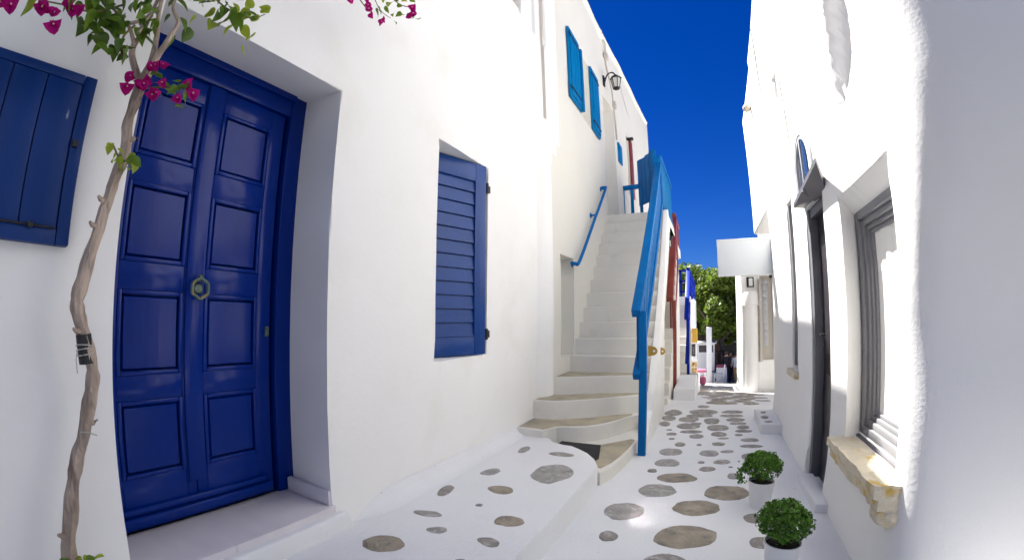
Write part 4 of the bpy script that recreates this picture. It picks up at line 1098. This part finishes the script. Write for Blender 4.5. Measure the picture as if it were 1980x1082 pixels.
# tree over the square
def leaf_cloud(bm, c, rx, ry, rz, n, s, lumps):
    for _ in range(n):
        l = random.choice(lumps)
        d = Vector((random.gauss(0, 1), random.gauss(0, 1), random.gauss(0, 1))).normalized() * (random.random()**.45)
        p = Vector((c[0] + l[0] + d.x * rx * l[3], c[1] + l[1] + d.y * ry * l[3], c[2] + l[2] + d.z * rz * l[3]))
        a = Vector((random.gauss(0, 1), random.gauss(0, 1), random.gauss(0, .6))).normalized()
        b = a.cross(Vector((random.gauss(0, 1), random.gauss(0, 1), random.gauss(0, 1)))).normalized()
        q = s * random.uniform(.6, 1.3)
        bm.faces.new([bm.verts.new(v) for v in (p - a * q, p + b * q * .45, p + a * q, p - b * q * .45)])


def tree(label, x, y, z, hgt, rad, n, m=TREEL):
    t = thing('leafy_tree', label, 'tree', (x, y, z))
    bm = bmesh.new(); tube(bm, spline([(x, y, z - .2), (x + .1, y, z + 1.2), (x - .05, y + .1, z + 2.4), (x + .1, y, z + hgt * .6)], 5), [.17 - .005 * k for k in range(16)], 10, rough=.2); obj('trunk', bm, BARKD, t)
    for k in range(5):
        a = 1.3 * k; bm = bmesh.new(); tube(bm, spline([(x, y, z + 2.2 + .1 * k), (x + rad * .4 * math.cos(a), y + rad * .4 * math.sin(a), z + hgt * .55), (x + rad * .75 * math.cos(a), y + rad * .75 * math.sin(a), z + hgt * .72)], 4), [.1 - .009 * q for q in range(9)], 8); obj('branch', bm, BARKD, t)
    lumps = []
    for k in range(34):
        a = random.uniform(0, 6.28); e = random.random()**.5
        lumps.append((rad * .8 * e * math.cos(a), rad * .8 * e * math.sin(a), random.uniform(-.33, .32) * hgt * (1.05 - .35 * e), random.uniform(.16, .34)))
    bm = bmesh.new(); leaf_cloud(bm, (x, y, z + hgt * .64), rad, rad, rad * .8, n, .13, lumps)
    obj('crown', bm, m, t, smooth=0, recalc=False)
    return t


tree('leafy green tree shading the square at the end of the lane', .75, 26.9, gz, 6.6, 3.2, 60000)
tree('second leafy tree rising behind the kiosk and the first tree', -.4, 30.8, gz, 7.2, 3.6, 30000)

# ------------------------------------------------------------------ basil pots
def basil(label, x, y, r, h, br, bh, seed, gap):
    rnd = random.Random(seed); z = G(y) + .002
    t = thing('basil_pot', label, 'potted plant', (x, y, z), 'basil pots by the black door')
    bm = bmesh.new(); lathe(bm, [(0, 0), (r * .80, 0), (r * .82, .006), (r * .97, h - .02), (r * 1.03, h - .018), (r * 1.04, h), (r * .96, h), (r * .94, h - .03), (0, h - .03)], 32, (x, y, z)); obj('pot', bm, POTW, t)
    bm = bmesh.new(); lathe(bm, [(r * .955, h - .022), (r * .5, h - .012), (0, h - .010)], 20, (x, y, z)); obj('soil', bm, SOIL, t)
    C_ = Vector((x, y, z + h + bh * .50))
    bm = bmesh.new()
    for k in range(26):
        a = rnd.uniform(0, 6.28); q = rnd.uniform(.1, .8)
        tube(bm, [(x + .3 * r * q * math.cos(a), y + .3 * r * q * math.sin(a), z + h - .015), (x + br * .6 * q * math.cos(a), y + br * .6 * q * math.sin(a), C_.z - bh * .1), (x + br * .85 * q * math.cos(a), y + br * .85 * q * math.sin(a), C_.z + bh * .25)], .0022, 4)
    o = obj('stems', bm, BASILST, t); 
    bm = bmesh.new()
    lob = [(rnd.uniform(-1, 1), rnd.uniform(-1, 1), rnd.uniform(-.5, 1), rnd.uniform(.25, .4)) for _ in range(40)]
    cnt = 0
    while cnt < 2600:
        d = Vector((rnd.gauss(0, 1), rnd.gauss(0, 1), rnd.gauss(0, 1))).normalized()
        rad = 1 + .16 * noise.noise(d * 2.2 + Vector((seed, 0, 0))) + .10 * noise.noise(d * 6 + Vector((0, seed, 0)))
        f = rnd.uniform(.62, 1.0)**.6
        if d.z < -.55 and rnd.random() < .8: continue
        if gap and d.z < .05 and -d.y > .1 and noise.noise(d * 3.3) > -.05: continue
        p = C_ + Vector((d.x * br, d.y * br, d.z * bh * .5)) * rad * f
        nrm = (d + .55 * Vector((rnd.gauss(0, 1), rnd.gauss(0, 1), rnd.gauss(0, 1)))).normalized()
        a = nrm.cross(Vector((rnd.gauss(0, 1), rnd.gauss(0, 1), rnd.gauss(0, 1)))).normalized(); b = nrm.cross(a)
        s = rnd.uniform(.007, .0125)
        mid = [p - a * s, p + a * s * 1.1]
        v = [bm.verts.new(w) for w in (p - a * s, p + b * s * .6 + nrm * s * .25, p + a * s * 1.15, p - b * s * .6 + nrm * s * .25)]
        bm.faces.new((v[0], v[1], v[2])); bm.faces.new((v[0], v[2], v[3])); cnt += 1
    if gap:
        for k in range(160):
            f = rnd.random()
            p = C_ + Vector((-br * (.95 + .18 * math.sin(f * 3)), -.03 + rnd.gauss(0, .018), -bh * (.0 + .55 * f))) + Vector((rnd.gauss(0, .014), 0, rnd.gauss(0, .01)))
            a = Vector((rnd.gauss(0, 1), rnd.gauss(0, 1), rnd.gauss(0, 1))).normalized(); b = a.cross(Vector((0, 1, .3))).normalized(); s = rnd.uniform(.007, .012)
            v = [bm.verts.new(w) for w in (p - a * s, p + b * s * .6, p + a * s, p - b * s * .6)]
            bm.faces.new(v)
    o = tag(obj('foliage', bm, BASIL, t, smooth=0, recalc=False), kind='stuff')
    return t


basil('farther white pot of bushy basil, its stems showing, beside the lane', .385, 3.14, .088, .185, .135, .20, 3, True)
basil('nearest white pot with a full round basil bush by the door step', .395, 2.17, .090, .225, .130, .205, 8, False)

# ------------------------------------------------------------------ bougainvillea
t_b = thing('bougainvillea', 'bougainvillea with a bare crooked trunk, magenta flowers beside the navy door', 'plant', (-1.62, .25, -1.12))
TP = [(-1.60, .245, -1.13), (-1.60, .262, -.95), (-1.62, .277, -.772), (-1.62, .317, -.575), (-1.625, .352, -.45), (-1.63, .378, -.38), (-1.625, .412, -.225), (-1.62, .405, -.14), (-1.62, .384, -.07), (-1.62, .361, .0), (-1.615, .365, .06), (-1.62, .411, .256), (-1.62, .436, .39), (-1.62, .459, .506), (-1.62, .452, .60), (-1.62, .458, .712), (-1.615, .455, .80)]
sp = spline(TP, 5); nsp = len(sp)
bm = bmesh.new(); tube(bm, sp, [(.0235 - .0075 * i / nsp) * (1 + .24 * noise.noise(Vector((0, 0, i * .45)))) for i in range(nsp)], 14, rough=.42); obj('trunk', bm, BARK, t_b)
for (y, z, dy, dz) in ((.345, -.07, -.05, .02), (.40, .27, -.035, .02), (.375, -.36, .045, .01), (.445, .56, .04, .02), (.425, .35, -.03, .025), (.30, -.7, -.03, .0)):
    c_ = min(sp, key=lambda q: abs(q.z - z)); sg = math.copysign(1, dy)
    bm = bmesh.new(); tube(bm, [c_, c_ + Vector((.01, sg * .026, .004)), c_ + Vector((.016, sg * .036, .012))], [.013, .009, .005], 7); obj('twig_stub', bm, BARK, t_b)
bm = bmesh.new(); tube(bm, [(-1.62, .395, -.165), (-1.62, .383, -.075)], .0245, 16); obj('tape_wrap', bm, TAPE, t_b)
bm = bmesh.new()
for k, z in enumerate((-.135, -.122, -.112)):
    ctr = Vector((-1.62, .389 - (z + .12) * .1, z)); tube(bm, [ctr + Vector((.0268 * math.cos(a), .0268 * math.sin(a), .006 * math.sin(a + k))) for a in [2 * math.pi * i / 20 for i in range(21)]], .0022, 5)
tube(bm, [(-1.60, .36, -.12), (-1.58, .352, -.15), (-1.58, .356, -.19)], .002, 5)
obj('binding_string', bm, STRING, t_b); bm = bmesh.new()
tube(bm, [(-1.60, .36, -.37), (-1.585, .385, -.372), (-1.59, .41, -.385)], .0022, 5)
obj('binding_string', bm, STRING, t_b)
BR = [[(-1.615, .452, .78), (-1.60, .40, .86), (-1.585, .41, .93), (-1.57, .425, 1.05), (-1.55, .44, 1.25)],
      [(-1.615, .455, .76), (-1.58, .47, .84), (-1.56, .46, .93), (-1.55, .44, 1.02), (-1.53, .42, 1.2)],
      [(-1.61, .46, .70), (-1.55, .475, .84), (-1.52, .495, .93), (-1.51, .505, .99), (-1.51, .47, 1.05), (-1.5, .50, 1.2)],
      [(-1.59, .40, .88), (-1.56, .36, .92), (-1.54, .31, .93), (-1.52, .25, .97)],
      [(-1.56, .42, 1.0), (-1.54, .36, .93), (-1.53, .30, .90)],
      [(-1.55, .44, 1.04), (-1.52, .40, .97), (-1.5, .38, .88)]]
for b in BR:
    s_ = spline(b, 5); bm = bmesh.new(); tube(bm, s_, [max(.004, .0135 - .0004 * i) if len(b) > 4 else max(.003, .008 - .0003 * i) for i in range(len(s_))], 8, rough=.25); obj('branch', bm, BARK, t_b)
TW = [[(-1.5, .52, 1.15), (-1.47, .57, 1.135), (-1.45, .63, 1.10), (-1.44, .70, 1.09), (-1.43, .76, 1.11), (-1.43, .80, 1.15)],
      [(-1.5, .3, .95), (-1.49, .22, .88), (-1.48, .14, .86), (-1.47, .07, .84), (-1.46, -.02, .82)],
      [(-1.5, .36, .90), (-1.48, .33, .83), (-1.48, .345, .77)],
      [(-1.61, .46, .74), (-1.55, .50, .745), (-1.50, .56, .745), (-1.48, .60, .76)],
      [(-1.61, .445, .48), (-1.57, .42, .49), (-1.55, .40, .505)],
      [(-1.61, .45, .48), (-1.57, .47, .48), (-1.55, .475, .46)],
      [(-1.5, .5, 1.2), (-1.45, .75, 1.55), (-1.42, 1.0, 1.72), (-1.45, 1.3, 1.72), (-1.5, 1.5, 1.66), (-1.5, 1.60, 1.66)],
      [(-1.45, 1.2, 1.74), (-1.47, 1.45, 1.78), (-1.5, 1.65, 1.80), (-1.5, 1.78, 1.86)],
      [(-1.45, 1.15, 1.73), (-1.48, 1.3, 1.62), (-1.5, 1.40, 1.60)]]
for b in TW:
    s_ = spline(b, 5); bm = bmesh.new(); tube(bm, s_, [max(.0016, .0042 - .0001 * i) for i in range(len(s_))], 6); obj('twig', bm, TWIG, t_b)


def leaf_mesh(name, L_, W_, m, curl):
    bm = bmesh.new(); n = 7; rows = []
    for i in range(n + 1):
        f = i / n; w = W_ * (math.sin(math.pi * min(1, f * .86 + .14))**.8) * (1.15 - .55 * f) if i < n else 0
        zc = -curl * f * f * L_
        if i == n: rows.append([bm.verts.new((L_, 0, zc))])
        else:
            r_ = []
            for s in (-1, -.5, 0, .5, 1): r_.append(bm.verts.new((f * L_ + (.05 * L_ if abs(s) == 1 and i == 0 else 0) - .04 * L_ * abs(s), s * w, zc + abs(s) * w * .35 - .05 * w * math.sin(6 * f + s))))
            rows.append(r_)
    for a, b in zip(rows, rows[1:]):
        for k in range(4):
            if len(b) == 1: bm.faces.new((a[k], a[k + 1], b[0]))
            else: bm.faces.new((a[k], a[k + 1], b[k + 1], b[k]))
    bmesh.ops.recalc_face_normals(bm, faces=bm.faces[:])
    me = bpy.data.meshes.new(name); bm.to_mesh(me); bm.free(); me.materials.append(m)
    me.polygons.foreach_set('use_smooth', [True] * len(me.polygons)); return me


LM = [leaf_mesh('leaf', .06, .024, m, c) for m, c in ((LEAF, .25), (LEAF, .5), (LEAF_Y, .3), (LEAF_Y, .1), (LEAF_D, .3), (LEAF_D, .6))]


def flower_mesh():
    bm = bmesh.new()
    for k in range(3):
        rot = Matrix.Rotation(2 * math.pi * k / 3, 4, 'Z') @ Matrix.Rotation(R(-40), 4, 'Y')
        n = 5; rows = []
        for i in range(n + 1):
            f = i / n; w = .019 * math.sin(math.pi * (f * .80 + .12)) if i < n else 0
            pts = [(f * .040, s * w, abs(s) * w * .45 + .007 * math.sin(math.pi * f) + .004 * math.sin(5 * f + 4 * s + k)) for s in ((-1, -.5, 0, .5, 1) if i < n else (0,))]
            rows.append([bm.verts.new(rot @ Vector(p)) for p in pts])
        for a, b in zip(rows, rows[1:]):
            for q in range(4):
                f = bm.faces.new((a[q], a[q + 1], b[0])) if len(b) == 1 else bm.faces.new((a[q], a[q + 1], b[q + 1], b[q]))
                f.material_index = 0
    for k in range(1):
        a = 2 * math.pi * k / 3 + .5
        nf = len(bm.faces); tube(bm, [(.003 * math.cos(a), .003 * math.sin(a), 0), (.006 * math.cos(a), .006 * math.sin(a), .02)], [.0012, .0012], 5)
        lathe(bm, [(.001, .0), (.003, .002), (.0, .002)], 5, (.006 * math.cos(a), .006 * math.sin(a), .02))
        bm.faces.ensure_lookup_table()
        for f in bm.faces[nf:]: f.material_index = 1
    me = bpy.data.meshes.new('flower'); bm.to_mesh(me); bm.free(); me.materials.append(BRACT); me.materials.append(FLORET)
    me.polygons.foreach_set('use_smooth', [True] * len(me.polygons)); return me


FM = flower_mesh()


def put(me, name, p, sc_, down=.5):
    o = bpy.data.objects.new(name, me); COL.objects.link(o); attach(o, t_b)
    d = Vector((random.gauss(.35, .5), random.gauss(0, .8), random.gauss(-down, .45))).normalized()
    q = d.to_track_quat('X', 'Z').to_matrix().to_4x4() @ Matrix.Rotation(random.gauss(0, .6), 4, 'X')
    o.matrix_basis = Matrix.Translation(p) @ q @ Matrix.Scale(sc_, 4)


def cluster(c, sd, n, kinds, s=(.6, 1.15), down=.5, name='leaf'):
    for _ in range(n):
        p = Vector(c) + Vector((random.gauss(0, .03), random.gauss(0, sd[0]), random.gauss(0, sd[1])))
        put(random.choice([LM[k] for k in kinds]), name, p, random.uniform(*s), down)


def flowers(pts, jit=.008, s=(.75, 1.1)):
    for p in pts:
        o = bpy.data.objects.new('flower', FM); COL.objects.link(o); attach(o, t_b)
        d = Vector((random.gauss(.7, .3), random.gauss(-.1, .4), random.gauss(-.25, .35))).normalized()
        q = d.to_track_quat('Z', 'Y').to_matrix().to_4x4() @ Matrix.Rotation(random.uniform(0, 2), 4, 'Z')
        o.matrix_basis = Matrix.Translation(Vector(p) + Vector((random.gauss(0, jit), random.gauss(0, jit), random.gauss(0, jit)))) @ q @ Matrix.Scale(random.uniform(*s), 4)


# canopy above and left of the trunk (the frame cuts it off)
cluster((-1.5, .22, .90), (.06, .03), 26, (0, 1, 4, 5))
cluster((-1.5, .30, .86), (.035, .03), 14, (0, 4, 5, 1))
cluster((-1.5, .335, .80), (.02, .02), 7, (4, 5, 0))
cluster((-1.5, .27, .98), (.10, .05), 24, (0, 1, 4))
cluster((-1.5, .10, .93), (.08, .035), 16, (0, 1, 2, 4))
cluster((-1.48, -.03, .845), (.03, .025), 6, (0, 1, 2))
cluster((-1.55, .40, .98), (.05, .05), 16, (0, 4, 1))
cluster((-1.55, .44, 1.12), (.12, .07), 30, (0, 1, 4, 2))
cluster((-1.47, .57, 1.13), (.03, .025), 8, (0, 1, 2))
cluster((-1.45, .62, 1.085), (.022, .02), 8, (0, 1, 2), (.8, 1.25))
cluster((-1.44, .69, 1.09), (.022, .018), 7, (0, 2, 1), (.8, 1.2))
cluster((-1.43, .76, 1.10), (.022, .022), 7, (2, 3, 0), (.7, 1.15))
cluster((-1.43, .80, 1.15), (.008, .008), 2, (2, 3), (.6, .8))
cluster((-1.5, .52, .75), (.025, .016), 9, (0, 1, 4), (.6, 1.0))
cluster((-1.49, .58, .73), (.012, .02), 5, (0, 2), (.6, .9))
cluster((-1.55, .425, .475), (.016, .014), 9, (2, 0, 3), (.45, .8))
cluster((-1.56, .465, .465), (.012, .012), 6, (2, 0), (.45, .75))
cluster((-1.55, .395, .50), (.006, .006), 2, (2, 3), (.4, .6))
# low leaves at the foot
cluster((-1.575, .285, -.775), (.04, .012), 26, (0, 2, 1), (.45, .75), -.2)
cluster((-1.5, .48, 1.32), (.16, .09), 44, (0, 1, 4, 2))
cluster((-1.45, .85, 1.62), (.14, .07), 26, (0, 1, 2))
cluster((-1.5, .15, 1.15), (.14, .08), 26, (0, 1, 4))
# branch that hangs in from above
cluster((-1.49, 1.50, 1.665), (.025, .022), 5, (0, 2, 1), (.6, 1.0))
cluster((-1.49, 1.62, 1.72), (.05, .03), 7, (2, 0, 1), (.5, .85))
cluster((-1.49, 1.72, 1.82), (.04, .03), 6, (0, 2), (.5, .8))
flowers([(-1.48, -.045, .80), (-1.48, -.01, .785), (-1.47, .06, .815), (-1.47, .07, .84), (-1.47, .105, .79), (-1.47, .11, .805), (-1.47, .145, .855), (-1.47, .15, .84), (-1.47, .16, .865), (-1.47, .08, .85)], s=(.7, 1.0))
flowers([(-1.54, .42, .745), (-1.53, .44, .77), (-1.54, .40, .72), (-1.52, .45, .715), (-1.50, .465, .70), (-1.50, .49, .695), (-1.51, .47, .73), (-1.49, .54, .70), (-1.48, .60, .765), (-1.48, .60, .745), (-1.52, .47, .80), (-1.53, .43, .705), (-1.55, .41, .755), (-1.54, .44, .735), (-1.50, .49, .81)], .012, s=(.7, 1.0))
flowers([(-1.5, 1.40, 1.60), (-1.5, 1.42, 1.57), (-1.5, 1.405, 1.585), (-1.5, 1.52, 1.60), (-1.5, 1.53, 1.585), (-1.5, 1.27, 1.56), (-1.5, 1.25, 1.58), (-1.5, 1.33, 1.63), (-1.5, 1.38, 1.66), (-1.5, 1.75, 1.83), (-1.5, 1.77, 1.81), (-1.5, 1.76, 1.85), (-1.5, 1.735, 1.77)], .008, s=(.75, 1.05))
